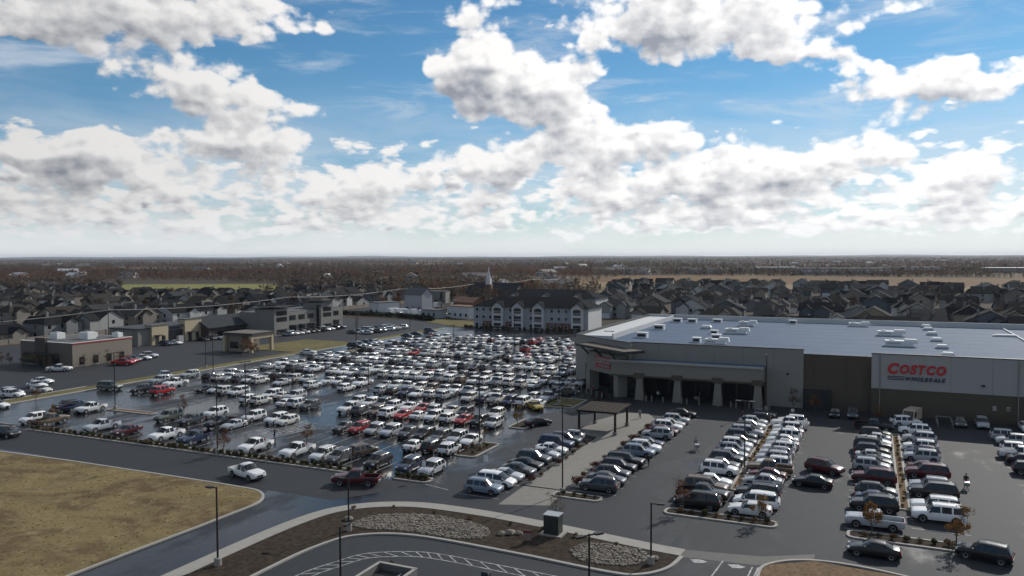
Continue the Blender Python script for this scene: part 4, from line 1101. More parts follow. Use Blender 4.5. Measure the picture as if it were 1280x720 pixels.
# ------------------------------------------------------------------ vehicles
# stations from tail (t=0) to nose (t=1): t, sill z, belt z, top z, half-width factor
CAR = {
 'sedan': dict(L=4.75, W=1.84, wr=0.33, ax=(0.185, 0.81), st=[
    (0.0, .42, .72, .76, .80), (.012, .30, .86, .93, .88), (.05, .22, .93, 1.01, .95), (.15, .20, .95, 1.06, 1.0), (.20, .20, .95, 1.20, 1.0), (.29, .20, .95, 1.40, 1.0),
    (.33, .20, .945, 1.43, 1.0), (.465, .20, .94, 1.46, 1.0), (.485, .20, .94, 1.46, 1.0), (.56, .20, .935, 1.44, 1.0), (.64, .20, .93, 1.22, 1.0), (.715, .20, .92, 1.0, 1.0),
    (.80, .20, .88, .95, 1.0), (.90, .21, .79, .86, .97), (.965, .25, .68, .75, .91), (.992, .30, .60, .66, .84), (1.0, .38, .54, .58, .78)],
    gl=(.20, .64), ws=(.56, .715), rw=(.15, .29), pil=((.29, .33), (.465, .485))),
 'coupe': dict(L=4.55, W=1.88, wr=0.34, ax=(0.18, 0.81), st=[
    (0.0, .40, .74, .78, .82), (.012, .30, .88, .94, .90), (.05, .22, .94, 1.01, .96), (.12, .18, .95, 1.05, 1.0), (.20, .18, .95, 1.18, 1.0), (.32, .18, .93, 1.34, 1.0),
    (.36, .18, .92, 1.36, 1.0), (.46, .18, .92, 1.37, 1.0), (.54, .18, .91, 1.34, 1.0), (.62, .18, .90, 1.14, 1.0), (.69, .18, .90, .96, 1.0),
    (.80, .18, .86, .92, 1.0), (.90, .20, .77, .83, .97), (.965, .24, .66, .72, .91), (.992, .30, .58, .63, .84), (1.0, .38, .52, .56, .78)],
    gl=(.24, .62), ws=(.54, .69), rw=(.12, .32), pil=((.32, .36),)),
 'suv': dict(L=4.70, W=1.88, wr=0.365, ax=(0.19, 0.80), st=[
    (0.0, .50, .88, .92, .84), (.012, .36, 1.0, 1.06, .92), (.035, .28, 1.05, 1.20, .97), (.085, .26, 1.06, 1.58, 1.0), (.12, .26, 1.06, 1.66, 1.0), (.27, .26, 1.05, 1.70, 1.0), (.30, .26, 1.05, 1.70, 1.0),
    (.46, .26, 1.04, 1.71, 1.0), (.48, .26, 1.04, 1.71, 1.0), (.59, .26, 1.03, 1.66, 1.0), (.66, .26, 1.02, 1.38, 1.0), (.73, .26, 1.01, 1.10, 1.0),
    (.82, .26, .98, 1.05, 1.0), (.915, .28, .90, .98, .97), (.97, .32, .80, .87, .91), (.993, .38, .70, .76, .85), (1.0, .44, .62, .66, .80)],
    gl=(.085, .66), ws=(.59, .73), rw=(.035, .12), pil=((.27, .30), (.46, .48))),
 'wagon': dict(L=4.60, W=1.84, wr=0.35, ax=(0.19, 0.80), st=[
    (0.0, .48, .84, .88, .84), (.012, .34, .95, 1.01, .92), (.04, .26, 1.0, 1.12, .97), (.12, .24, 1.01, 1.44, 1.0), (.17, .24, 1.01, 1.52, 1.0), (.30, .24, 1.0, 1.57, 1.0), (.33, .24, 1.0, 1.575, 1.0),
    (.475, .24, .99, 1.58, 1.0), (.495, .24, .99, 1.58, 1.0), (.58, .24, .98, 1.55, 1.0), (.66, .24, .97, 1.28, 1.0), (.735, .24, .96, 1.04, 1.0),
    (.82, .24, .93, 1.0, 1.0), (.915, .26, .85, .92, .97), (.97, .30, .74, .81, .91), (.993, .36, .65, .71, .85), (1.0, .42, .58, .62, .80)],
    gl=(.12, .66), ws=(.58, .735), rw=(.04, .17), pil=((.30, .33), (.475, .495))),
 'large_suv': dict(L=5.20, W=2.02, wr=0.40, ax=(0.20, 0.80), st=[
    (0.0, .55, 1.0, 1.04, .86), (.012, .42, 1.12, 1.18, .94), (.03, .34, 1.15, 1.30, .98), (.06, .32, 1.16, 1.76, 1.0), (.10, .32, 1.16, 1.85, 1.0), (.25, .32, 1.15, 1.88, 1.0), (.28, .32, 1.15, 1.88, 1.0),
    (.46, .32, 1.15, 1.88, 1.0), (.48, .32, 1.15, 1.88, 1.0), (.61, .32, 1.14, 1.83, 1.0), (.665, .32, 1.13, 1.52, 1.0), (.72, .32, 1.13, 1.22, 1.0),
    (.82, .32, 1.11, 1.18, 1.0), (.93, .34, 1.04, 1.11, .98), (.975, .38, .95, 1.02, .94), (.994, .44, .84, .90, .89), (1.0, .50, .74, .80, .85)],
    gl=(.06, .665), ws=(.61, .72), rw=(.03, .10), pil=((.25, .28), (.46, .48))),
 'minivan': dict(L=5.05, W=1.98, wr=0.35, ax=(0.20, 0.81), st=[
    (0.0, .48, .92, .96, .86), (.012, .34, 1.02, 1.10, .94), (.03, .26, 1.06, 1.30, .98), (.07, .24, 1.06, 1.64, 1.0), (.11, .24, 1.06, 1.71, 1.0), (.28, .24, 1.05, 1.75, 1.0), (.305, .24, 1.05, 1.75, 1.0),
    (.48, .24, 1.04, 1.76, 1.0), (.50, .24, 1.04, 1.76, 1.0), (.63, .24, 1.02, 1.68, 1.0), (.73, .24, 1.0, 1.36, 1.0), (.82, .24, .97, 1.06, 1.0),
    (.88, .25, .92, .99, .99), (.94, .27, .82, .89, .95), (.975, .32, .73, .80, .90), (.994, .38, .64, .70, .85), (1.0, .44, .58, .62, .80)],
    gl=(.07, .73), ws=(.63, .82), rw=(.03, .11), pil=((.28, .305), (.48, .50))),
 'pickup': dict(L=5.85, W=2.02, wr=0.41, ax=(0.20, 0.81), bed=(.015, .355), st=[
    (0.0, .60, 1.08, 1.08, .92), (.012, .52, 1.12, 1.12, .97), (.016, .42, 1.13, 1.13, .99), (.18, .40, 1.14, 1.14, 1.0), (.354, .40, 1.15, 1.15, 1.0), (.358, .36, 1.16, 1.30, 1.0), (.375, .36, 1.16, 1.78, 1.0), (.41, .36, 1.16, 1.87, 1.0),
    (.50, .36, 1.155, 1.90, 1.0), (.515, .36, 1.155, 1.90, 1.0), (.60, .36, 1.15, 1.86, 1.0), (.65, .36, 1.15, 1.56, 1.0), (.70, .36, 1.15, 1.24, 1.0),
    (.80, .36, 1.14, 1.21, 1.0), (.93, .38, 1.08, 1.15, .98), (.975, .42, 1.0, 1.07, .95), (.994, .48, .88, .94, .90), (1.0, .54, .78, .84, .87)],
    gl=(.375, .65), ws=(.60, .70), rw=(.358, .41), pil=((.50, .515),)),
}
def section(c, s):
    t, zs, zb, zt, wf = s
    w = c['W'] / 2 * wf
    k = min(1.0, max(0.0, (zt - zb) / 0.55))
    wg = w * (0.94 - 0.17 * k)
    bed = c.get('bed')
    if bed and bed[0] <= t <= bed[1]:
        zf = zb - 0.5
        return [(0, zs), (w * .9, zs), (w, zs + .3 * (zb - zs)), (w, zs + .78 * (zb - zs)), (w * .985, zb), (w * .985 - .09, zb), (w * .985 - .10, zf), (0, zf)]
    return [(0, zs), (w * .9, zs), (w, zs + .30 * (zb - zs)), (w * .995, zs + .74 * (zb - zs)), (w * .955, zb), (wg, zt - 0.09 * k - .012), (wg * .84, zt), (0, zt + .02 + .015 * k)]

def car_meshes(kind):
    c = CAR[kind]; L = c['L']
    st = c['st']
    inr = lambda a, r: r[0] - 1e-6 <= a[0] and a[1] <= r[1] + 1e-6
    groups = {}
    def add(g, quad): groups.setdefault(g, []).append(quad)
    P = []
    for s in st:
        sec = section(c, s); x = (s[0] - 0.5) * L
        P.append({+1: [(x, y, z) for y, z in sec], -1: [(x, -y, z) for y, z in sec]})
    for i in range(len(st) - 1):
        seg = (st[i][0], st[i + 1][0])
        for sd in (1, -1):
            a, b = P[i][sd], P[i + 1][sd]
            for j in range(7):
                q = (a[j], b[j], b[j + 1], a[j + 1])
                if sd == -1: q = q[::-1]
                g = 'body'
                pil = any(inr(seg, p) for p in c['pil'])
                if j == 4 and inr(seg, c['gl']) and not pil: g = 'side_l' if sd == 1 else 'side_r'
                elif j >= 5 and inr(seg, c['ws']): g = 'windshield'
                elif j >= 5 and inr(seg, c['rw']): g = 'rear_window'
                elif j == 0: g = 'under'
                add(g, q)
    for sd in (1, -1):                                     # end caps
        for (p, e) in ((P[0], 0), (P[-1], 1)):
            ring = p[sd]
            add('body', ring if (sd == 1) == (e == 0) else ring[::-1])
    def build(gs, mats, name, smooth=True, extra=None):
        mb = MB(); idx = {}
        for mi, g in enumerate(gs):
            for q in groups.get(g, []):
                ids = []
                for p in q:
                    key = (round(p[0], 4), round(p[1], 4), round(p[2], 4))
                    if key not in idx: idx[key] = len(mb.v); mb.v.append(p)
                    if idx[key] not in ids: ids.append(idx[key])
                if len(ids) >= 3: mb.face(ids, mi)
        if extra: extra(mb)
        me = mb.mesh(name, mats, smooth)
        me.set_sharp_from_angle(angle=R(52))
        return me
    W = c['W'] / 2; r = c['wr']
    wx = [(a - 0.5) * L for a in c['ax']]
    def archs(mb, mi):
        for x in wx:
            for s in (-1, 1):
                b = len(mb.v); n = 12
                for k in range(n + 1):
                    t = math.pi * k / n
                    mb.v.append((x + math.cos(t) * r * 1.2, s * (W + 0.006), r + math.sin(t) * r * 1.2))
                mb.v += [(x - r * 1.2, s * (W + 0.006), .28), (x + r * 1.2, s * (W + 0.006), .28)]
                f = list(range(b, b + n + 3)); mb.face(f if s == -1 else f[::-1], mi)
    def tyre(mb, x, s, m0, m1):
        y0, y1 = s * (W - 0.19), s * (W + 0.022)
        n = 14; b = len(mb.v)
        for (rr_, y) in ((r, y0), (r, y1), (r * 0.66, y1 + s * 0.004), (0.0, y1 - s * 0.01)):
            for k in range(n):
                t = 2 * math.pi * k / n
                mb.v.append((x + math.cos(t) * rr_, y, r + math.sin(t) * rr_))
        for a, m in ((0, m0), (1, m0), (2, m1)):
            for k in range(n):
                q = (b + a * n + k, b + a * n + (k + 1) % n, b + (a + 1) * n + (k + 1) % n, b + (a + 1) * n + k)
                mb.face(q if s < 0 else q[::-1], m)
    z0f = st[-3]; zl = st[0]
    def lights(mb, hm, tm, dm):
        for s in (-1, 1):
            x = (st[-4][0] - 0.5) * L; zf = st[-4][3]
            mb.box(x - .02, L / 2 - 0.055, min(s * W * .50, s * W * .90), max(s * W * .50, s * W * .90), zf - .24, zf - .08, hm, top=0.9)
            zt = st[2][2]
            mb.box(-L / 2 - .006, -L / 2 + .16, min(s * W * .66, s * W * .93), max(s * W * .66, s * W * .93), zt - .26, zt - .02, tm)
        mb.box(L / 2 - .14, L / 2 + .012, -W * .42, W * .42, st[-1][1] + .02, st[-1][2] - .02, dm)
        mb.box(-L / 2 - .02, -L / 2 + .1, -W * .75, W * .75, st[0][1] - .02, st[0][1] + .14, dm)
    kit = {}
    # full detail
    A_ = []
    A_.append(('body', build(['body', 'under'], [M['paint'], M['dark']], 'body', extra=lambda mb: archs(mb, 1)), None))
    A_.append(('windshield', build(['windshield'], [M['glass']], 'windshield'), None))
    A_.append(('rear_window', build(['rear_window'], [M['glass']], 'rear_window'), None))
    A_.append(('side_window', build(['side_l'], [M['glass']], 'side_window'), None))
    A_.append(('side_window', build(['side_r'], [M['glass']], 'side_window'), None))
    for x in wx:
        for s in (-1, 1):
            mb = MB(); tyre(mb, x, s, 0, 0); mr = MB()
            n = 14; y = s * (W + 0.030)
            mr.v = [(x + math.cos(2 * math.pi * k / n) * r * (0.64 if k % 2 else 0.60), y, r + math.sin(2 * math.pi * k / n) * r * 0.62) for k in range(n)]
            mr.v.append((x, y - s * 0.03, r))
            for k in range(n):
                q = (k, (k + 1) % n, n); mr.face(q if s < 0 else q[::-1])
            A_.append(('wheel', mb.mesh('wheel', M['rubber']), [('rim', mr.mesh('rim', M['rim']))]))
    for s in (-1, 1):
        x = (st[-4][0] - 0.5) * L; zf = st[-4][3]
        A_.append(('headlight', MB().box(x - .02, L / 2 - 0.05, min(s * W * .50, s * W * .90), max(s * W * .50, s * W * .90), zf - .24, zf - .08, top=0.9).mesh('headlight', M['head']), None))
        zt = st[2][2]
        A_.append(('taillight', MB().box(-L / 2 - .006, -L / 2 + .16, min(s * W * .66, s * W * .93), max(s * W * .66, s * W * .93), zt - .28, zt - .02).mesh('taillight', M['tail']), None))
        xm = (c['ws'][1] - 0.5) * L - 0.28; zb = st[-6][2] if kind != 'pickup' else 1.15
        A_.append(('mirror', MB().box(xm - .1, xm + .1, min(s * (W * .93), s * (W + .17)), max(s * (W * .93), s * (W + .17)), zb + .02, zb + .18, top=0.8).mesh('mirror', M['dark']), None))
        yd = s * (W + .004)
        for xd in ((0.40 - 0.5) * L, (0.57 - 0.5) * L):
            pass
        if kind in ('suv', 'large_suv', 'wagon'):
            zr = max(q[3] for q in st); yr = s * W * .68
            A_.append(('roof_rail', MB().tube([(-L * .36, yr, zr - .06), (-L * .3, yr, zr + .05), (L * .05, yr, zr + .05), (L * .10, yr, zr - .02)], 0.028, 5).mesh('roof_rail', M['chrome'] if kind != 'wagon' else M['dark']), None))
    A_.append(('grille', MB().box(L / 2 - .14, L / 2 + .012, -W * .42, W * .42, st[-1][1] + .04, st[-1][2]).mesh('grille', M['dark']), None))
    A_.append(('rear_bumper', MB().box(-L / 2 - .03, -L / 2 + .12, -W * .80, W * .80, st[0][1] - .06, st[0][1] + .14).mesh('rear_bumper', M['chrome'] if kind == 'pickup' else M['dark']), [('licence_plate', MB().box(-L / 2 - .045, -L / 2 - .03, -.16, .16, st[0][1] + .0, st[0][1] + .13).mesh('licence_plate', M['plate']))]))
    kit['A'] = A_
    B_ = [('body', build(['body', 'under'], [M['paint'], M['dark'], M['head'], M['tail']], 'body', extra=lambda mb: (archs(mb, 1), lights(mb, 2, 3, 1))), None)] + [(q[0], q[1], None) for q in A_[1:5]]
    for x in wx:
        for s in (-1, 1):
            mb = MB(); tyre(mb, x, s, 0, 1)
            B_.append(('wheel', mb.mesh('wheel', [M['rubber'], M['rim']]), None))
    kit['B'] = B_
    def wheels_all(mb):
        archs(mb, 1)
        for x in wx:
            for s in (-1, 1): tyre(mb, x, s, 3, 4)
        lights(mb, 5, 6, 1)
    kit['C'] = build(['body', 'under', 'windshield', 'side_l', 'side_r', 'rear_window'], [M['paint'], M['dark'], M['glass'], M['rubber'], M['rim'], M['head'], M['tail']], 'vehicle',
                     extra=None) if False else None
    mbx = MB(); idx = {}
    for g, mi in (('body', 0), ('under', 1), ('windshield', 2), ('rear_window', 2), ('side_l', 2), ('side_r', 2)):
        for q in groups.get(g, []):
            ids = []
            for p in q:
                key = (round(p[0], 4), round(p[1], 4), round(p[2], 4))
                if key not in idx: idx[key] = len(mbx.v); mbx.v.append(p)
                if idx[key] not in ids: ids.append(idx[key])
            if len(ids) >= 3: mbx.face(ids, mi)
    wheels_all(mbx)
    kit['C'] = mbx.mesh('vehicle', [M['paint'], M['dark'], M['glass'], M['rubber'], M['rim'], M['head'], M['tail']], True)
    kit['C'].set_sharp_from_angle(angle=R(52))
    return kit
KIT = {k: car_meshes(k) for k in CAR}
COL = {'w': ('white', (0.80, 0.80, 0.79)), 's': ('silver', (0.42, 0.44, 0.46)), 'g': ('dark grey', (0.075, 0.08, 0.087)), 'k': ('black', (0.012, 0.012, 0.014)),
       'b': ('pale blue', (0.20, 0.25, 0.31)), 'd': ('dark blue', (0.018, 0.032, 0.075)), 'r': ('red', (0.38, 0.018, 0.02)), 'm': ('maroon', (0.085, 0.012, 0.016)),
       'n': ('tan brown', (0.15, 0.105, 0.07)), 'y': ('yellow', (0.42, 0.31, 0.02)), 'e': ('grey green', (0.12, 0.135, 0.11)), 'p': ('pearl', (0.60, 0.58, 0.54)), 't': ('teal', (0.03, 0.17, 0.20))}
KND = {'s': ('sedan', 'sedan'), 'c': ('coupe', 'coupe'), 'u': ('suv', 'SUV'), 'h': ('wagon', 'wagon'), 'U': ('large_suv', 'large SUV'), 'v': ('minivan', 'minivan'), 'p': ('pickup', 'pickup truck')}
NAME = {'sedan': 'parked_sedan', 'coupe': 'parked_coupe', 'suv': 'parked_suv', 'wagon': 'parked_wagon', 'large_suv': 'parked_large_suv', 'minivan': 'parked_minivan', 'pickup': 'pickup_truck'}
n_car = {}
def car(code, x, y, rz, where, group, label=None, z=Z0 + 0.002, rough=None):
    kind, word = KND[code[0]]; cname, c = COL[code[1]]
    D = math.hypot(x, y)
    rz += rnd.uniform(-0.03, 0.03)
    lab = label or ('%s %s, %s' % (cname, word, where))
    v = rnd.uniform(0.86, 1.12)
    cc = (min(1, c[0] * v), min(1, c[1] * v), min(1, c[2] * v), 1)
    lod = 'A' if D < 128 else 'B' if D < 190 else 'C'
    n_car[kind] = n_car.get(kind, 0) + 1
    cat = {'pickup': 'pickup truck', 'minivan': 'minivan', 'sedan': 'sedan', 'coupe': 'coupe', 'wagon': 'wagon'}.get(kind, 'SUV')
    k = KIT[kind]
    sc = rnd.uniform(0.97, 1.03)
    if lod == 'C':
        o = link(NAME[kind], k['C'], None, (x, y, z), rz); o.color = cc; o.scale = (sc, 1, sc)
        return tag(o, lab, cat, group)
    t = thing(NAME[kind], lab, cat, (x, y, z), rz, group); t.scale = (sc, 1, sc)
    for nm, me, subs in k[lod]:
        o = link(nm, me, t); o.color = cc
        for sn, sm in (subs or []): link(sn, sm, o)
    return t

H_ = math.pi / 2
def urow(codes, xc, v0, pitch, head, where, group):
    """cars side by side along Y, their length along X"""
    i = 0
    for k, c in enumerate(codes.split()):
        if c == '.': continue
        hd = head if rnd.random() < 0.85 else head + math.pi
        car(c, xc + rnd.uniform(-.25, .25), v0 + k * pitch + rnd.uniform(-.12, .12), hd, '%s from near end %s' % (ORD[i], where), group)
        i += 1
RG = 'cars parked in front of the store'
urow('ub vw ss sg sk ug ss sw Ud ug hs', -41.9, 84.1, 3.0, 0, 'of the row left of the walkway', RG)
urow('ug sg hg uk Uk . ub uw sd . us sm uw ss us . sk', -29.8, 90.6, 2.98, 0, 'of the row right of the walkway', RG)
urow('vk pk Un sw . uw sg ug ss hs uw sg ug Us uk sw hs uk pg', -17.6, 89.1, 2.92, 0, 'of the middle double row, left side', RG)
urow('cw vw Uk . ss sm pn uw us hs uw ss sw uw sw uw pw uw', -11.7, 88.9, 2.95, math.pi, 'of the middle double row, right side', RG)
urow('ps . Uk sd hg . Um . us sk ss uk Uk sw ss uk . pk', 0.7, 89.8, 2.95, 0, 'of the right double row, left side', RG)
urow('Uw Uw . Uk us . Um sm . us hd uw . us . uw', 6.9, 94.6, 3.0, math.pi, 'of the right double row, right side', RG)
urow('uk . sk pw uw . us us', 19.6, 119.6, 2.95, 0, 'of the row at the right edge', RG)
car('sk', -6.2, 102.8, math.pi - 0.1, '', None, 'black sedan rolling down the aisle between the middle and right double rows')
car('um', -5.2, 110.0, -0.35, '', None, 'dark maroon SUV pulling out in the aisle behind the black sedan')
car('uk', 10.0, 85.9 + 0.6 - 2.2, -0.25 + math.pi, '', None, 'black crossover parked beside the island at the lower right')
car('sk', 0.6, 81.2, math.pi, '', None, 'dark sedan parked along the near side of the right island')
car('pw', -73.0, 77.4, -0.25, '', None, 'white pickup truck turning at the corner of the dry field')
car('pm', -58.2, 80.6, 0.35 + math.pi, '', None, 'burgundy pickup truck driving past the hedge row end')
car('uk', -124.8, 79.6, 0.05, '', None, 'dark SUV driving at the left end of the access road')
car('sk', -50.6, 121.4, 0.9, '', None, 'black hatch-backed sedan driving in the aisle beside the narrow island')
car('sy', -56.6, 134.4, -0.8, '', None, 'yellow car turning beside the grassy island')
car('un', -66.0, 93.0, H_ * 0.8, '', None, 'tan SUV driving in the first aisle behind the hedge row')
car('sg', -56.5, 151.5, 0.4, '', None, 'dark car crossing the wet drive before the store corner')
# along the store wall
for x, c, w_ in ((-5.5, 'sk', 'leftmost parked in shade below the brown store wall'), (-2.6, 'ug', 'second in shade below the brown store wall'), (13.8, 'sg', 'in shade right of the trolley corral'),
                 (17.0, 'us', 'in shade under the wall notices'), (23.2, 'sw', 'in shade below the white sign panel, far right'), (26.0, 'uk', 'rightmost in shade below the sign panel')):
    car(c, x, 149.3, -H_, w_, 'cars parked along the store wall')
car('uw', 5.6, 145.8, 0.35, '', None, 'white SUV crossing behind the right double row')

LG = 'cars parked in the large left lot'
def vcars(lst, v, where):
    lst = sorted(lst, key=lambda q: -q[0])
    for i, (u, c, h) in enumerate(lst):
        car(c, u, v + rnd.uniform(-.25, .25), h, '%s from the right %s' % (ORD[i], where), LG)
vcars([(-131.5, 'uw', -H_), (-127.2, 'pn', H_), (-115.0, 'ps', -H_), (-108.8, 'sm', -H_), (-100.2, 'pw', -H_), (-94.3, 'pd', -H_), (-82.2, 'pw', -H_), (-74.6, 'pw', -H_), (-69.8, 'uw', -H_), (-66.9, 'ug', -H_),
       (-60.6, 'uk', -H_), (-55.6, 'ud', -H_), (-52.2, 'us', -H_)], 88.9, 'in the row along the hedge strip')
vcars([(-137.6, 'uk', -H_), (-134.4, 'pd', H_), (-130.8, 'pw', -H_), (-111.2, 'Ue', -H_), (-105.6, 'ug', -H_), (-99.0, 'pk', -H_), (-96.2, 'ss', -H_), (-61.0, 'sw', H_), (-58.0, 'uk', H_), (-55.2, 'uw', H_)], 99.1, 'in the near side of the second row')
vcars([(-106.4, 'uw', -H_), (-97.6, 'uw', -H_), (-92.6, 'uw', -H_), (-90.0, 'hp', -H_), (-78.2, 'sg', -H_), (-75.2, 'ur', -H_), (-72.2, 'us', -H_), (-69.2, 'us', -H_), (-66.2, 'hg', -H_), (-63.2, 'uk', -H_), (-60.2, 'ug', -H_), (-57.4, 'us', -H_), (-54.9, 'sw', -H_)], 105.3, 'in the far side of the second row')

def random_code():
    k = rnd.choices('suUhpvc', (20, 36, 8, 13, 17, 5, 1))[0]
    c = rnd.choices('wsgkbdrmnpet', (42, 21, 10, 16, 1.5, 3, 3.4, 2, 1, 8, 1, .3))[0]
    return k + c
for ri, (vc, sg_) in enumerate(LROWS[2:]):
    u = -57.2 + (rnd.uniform(-.3, .3)); i = 0
    left = -140.2
    while u > left:
        occ = 0.93
        if ri == 0: occ = 0.85 if u > -88 else 0.35
        elif ri == 1: occ = 0.9 if u > -92 else (0.1 if u > -104 else 0.6)
        elif ri == 2: occ = 0.95 if u > -95 else (0.35 if u > -108 else 0.75)
        elif ri in (3, 4): occ = 0.95 if u > -130 else 0.6
        elif ri >= 12: occ = 0.85 if u > -125 else 0.4
        if -98.8 < u < -96.6 and ri in (2, 3, 6, 7, 10, 11): occ = 0
        if abs(u + 62) < 2 and ri in (4, 9): occ = 0.2
        if rnd.random() < occ and i < 39:
            c = random_code()
            if ri == 0 and abs(u + 63.0) < 1.5: c = 'sr'
            if ri == 1 and abs(u + 75.5) < 1.5: c = 'sr'
            hd = H_ * (1 if sg_ > 0 else -1) * (1 if rnd.random() < 0.25 else -1)
            car(c, u, vc + rnd.uniform(-.35, .35), -hd if False else hd, '%s from store end, %s side of %s row' % (ORD[i], 'near' if sg_ < 0 else 'far', ORD[2 + ri // 2]), LG)
            i += 1
        u -= ST
# shop lots
SG = 'cars parked by the shops'
for i, (x, y, c, h) in enumerate(((-158.8, 103.0, 'uw', 0.2), (-161.5, 104.5, 'us', 0.2), (-159.5, 109.5, 'sp', 0.1), (-166, 113, 'sw', 0.1), (-150.5, 94.5, 'sw', 0.15), (-170, 117, 'sw', 0.3),
                                  (-184.5, 131.5, 'pw', 0.5), (-148.8, 117.5, 'Ue', 0.2), (-150.6, 134, 'us', -0.3), (-153.0 + 6.5, 128.5, 'us', -H_), (-143.9 - 2.5, 128.3, 'us', -H_), (-139.5, 126.6, 'pw', -H_), (-146.8, 137.6, 'us', -H_),
                                  (-183, 152, 'ug', 0.2), (-181.5, 149, 'pr', 0.2), (-179.5, 146, 'pr', 0.3), (-184.0, 156, 'sw', 0.1), (-186, 160, 'us', 0.1),
                                  (-206.5, 184, 'ud', 0), (-206.2, 187.5, 'sw', 0), (-206.2, 199, 'sk', 0), (-206.4, 202.5, 'sg', 0), (-206.4, 206, 'sw', 0), (-205, 214, 'uk', 0))):
    car(c, x, y, h, '%s from the near end around the restaurant and cream shop' % ORD[i], SG)
for i in range(11):
    car(random_code(), -191.0, 224 + i * 3.0, 0 if i % 3 else math.pi, '%s from the near end in front of the grey two-storey shops' % ORD[i], SG)
for i in range(9):
    car(random_code(), -174.0 + (i % 2) * 0.2, 240 + i * 3.0, 0, '%s from the near end in the far shop lot, left line' % ORD[i], SG)
    if i % 3 != 1: car(random_code(), -168.0, 240 + i * 3.0, math.pi, '%s from the near end in the far shop lot, right line' % ORD[i], SG)
for i, (x, y, c) in enumerate(((-149.5, 184, 'sw'), (-146.8, 203, 'uk'), (-146.8, 206, 'us'), (-146.6, 209, 'ud'), (-146.9, 212, 'us'), (-146.8, 215, 'sw'), (-148.0, 236, 'sd'), (-148.6, 243, 'sk'), (-150, 255, 'ug'))):
    car(c, x, y, 0 if i else 0.3, '%s from the near end along the west drive' % ORD[i], SG)
for i in range(12):
    if i % 4 != 2: car(random_code(), -205 + i * 3.0, 322 + rnd.uniform(-1, 1), H_, '%s from the left in the fenced lot by the white building' % ORD[i], SG)

# ------------------------------------------------------------------ delivery van near the store wall (pale, upright front)
dvn = thing('delivery_van', 'tall beige delivery van parked behind the right double row', 'van', (6.6, 148.3, Z0), -1.9)
M['beige'] = mat('beige_van_paint', (0.42, 0.36, 0.27), 0.45)
vb_ = MB(); prof = [(-2.3, .4), (2.1, .4), (2.3, .8), (2.25, 1.25), (1.55, 2.35), (1.2, 2.5), (-2.25, 2.5), (-2.35, 2.2)]
for s, f in ((-.92, 1), (.92, -1)):
    pts = [(x, s, z) for x, z in prof]; vb_.poly(pts if f == 1 else pts[::-1])
for i in range(len(prof)):
    (x0, z0), (x1, z1) = prof[i], prof[(i + 1) % len(prof)]
    vb_.poly([(x0, -.92, z0), (x0, .92, z0), (x1, .92, z1), (x1, -.92, z1)])
vb_.obj('body', M['beige'], dvn)
MB().poly([(2.262, -.8, 1.3), (2.262, .8, 1.3), (1.60, .8, 2.32), (1.60, -.8, 2.32)]) 
wsb = MB(); wsb.poly([(2.27, -.8, 1.28), (2.27, .8, 1.28), (1.62, .8, 2.30), (1.62, -.8, 2.30)]); wsb.obj('windshield', M['glass'], dvn)
for s in (-1, 1):
    sw_ = MB(); pts = [(0.7, s * .93, 1.35), (1.95, s * .93, 1.35), (1.45, s * .93, 2.15), (0.7, s * .93, 2.15)]; sw_.poly(pts if s < 0 else pts[::-1]); sw_.obj('side_window', M['glass'], dvn)
    MB().box(2.28, 2.33, min(s * .5, s * .8), max(s * .5, s * .8), .75, .95).obj('headlight', M['head'], dvn)
    for x in (-1.5, 1.45):
        MB().lathe([(0.0, 0.0), (.36, 0.0), (.36, .2), (0, .21)], 14, c=(x, s * .93 - (.1 if s > 0 else .1), .36), axis='y').obj('wheel', M['rubber'], dvn)

# ------------------------------------------------------------------ people
def person_mesh(pose, seed):
    rr = random.Random(seed)
    st = 0.22 if pose != 'stand' else 0.05
    V = [(0, 0, .95), (0.01, 0, 1.15), (0.03, 0, 1.38), (0.04, 0, 1.50), (0.06, 0, 1.60), (0.07, 0, 1.72),
         (st * .6, .10, .52), (st * 1.0, .11, .08), (st * 1.0 + .16, .11, .03), (-st * .5, -.10, .52), (-st * 1.3, -.11, .10), (-st * 1.3 + .14, -.11, .03),
         (.02, .20, 1.40), (-.05 if pose == 'walk' else .10, .27, 1.12), (.12 if pose == 'walk' else .42, .25, .92 if pose == 'walk' else 1.05),
         (.02, -.20, 1.40), (.10, -.27, 1.12), (.25 if pose == 'walk' else .42, -.25, .92 if pose == 'walk' else 1.05), (.06, .09, .90), (.06, -.09, .90)]
    E = [(0, 1), (1, 2), (2, 3), (3, 4), (4, 5), (0, 18), (18, 6), (6, 7), (7, 8), (0, 19), (19, 9), (9, 10), (10, 11), (2, 12), (12, 13), (13, 14), (2, 15), (15, 16), (16, 17)]
    rad = [.15, .145, .15, .065, .10, .085, .075, .05, .04, .075, .05, .04, .075, .055, .04, .075, .055, .04, .10, .10]
    me = bpy.data.meshes.new('person'); me.from_pydata(V, E, [])
    o = bpy.data.objects.new('person', me); col.objects.link(o)
    md = o.modifiers.new('skin', 'SKIN')
    for i, sv in enumerate(me.skin_vertices[0].data): sv.radius = (rad[i], rad[i])
    me.skin_vertices[0].data[0].use_root = True
    o.modifiers.new('sub', 'SUBSURF').levels = 1
    out = bpy.data.meshes.new_from_object(o.evaluated_get(bpy.context.evaluated_depsgraph_get()))
    bpy.data.objects.remove(o); bpy.data.meshes.remove(me)
    return out
M['skin'] = mat('skin', (0.42, 0.26, 0.19), 0.6)
M['jeans'] = mat('dark_trousers', (0.03, 0.035, 0.05), 0.9)
M['hair'] = mat('dark_hair', (0.03, 0.02, 0.015), 0.7)
TOPS = {'black jacket': (0.015, 0.015, 0.018), 'grey hoodie': (0.22, 0.22, 0.23), 'pale blue jacket': (0.25, 0.33, 0.42), 'red jacket': (0.30, 0.03, 0.03), 'white top': (0.6, 0.6, 0.58), 'navy coat': (0.02, 0.03, 0.07)}
PM = {}
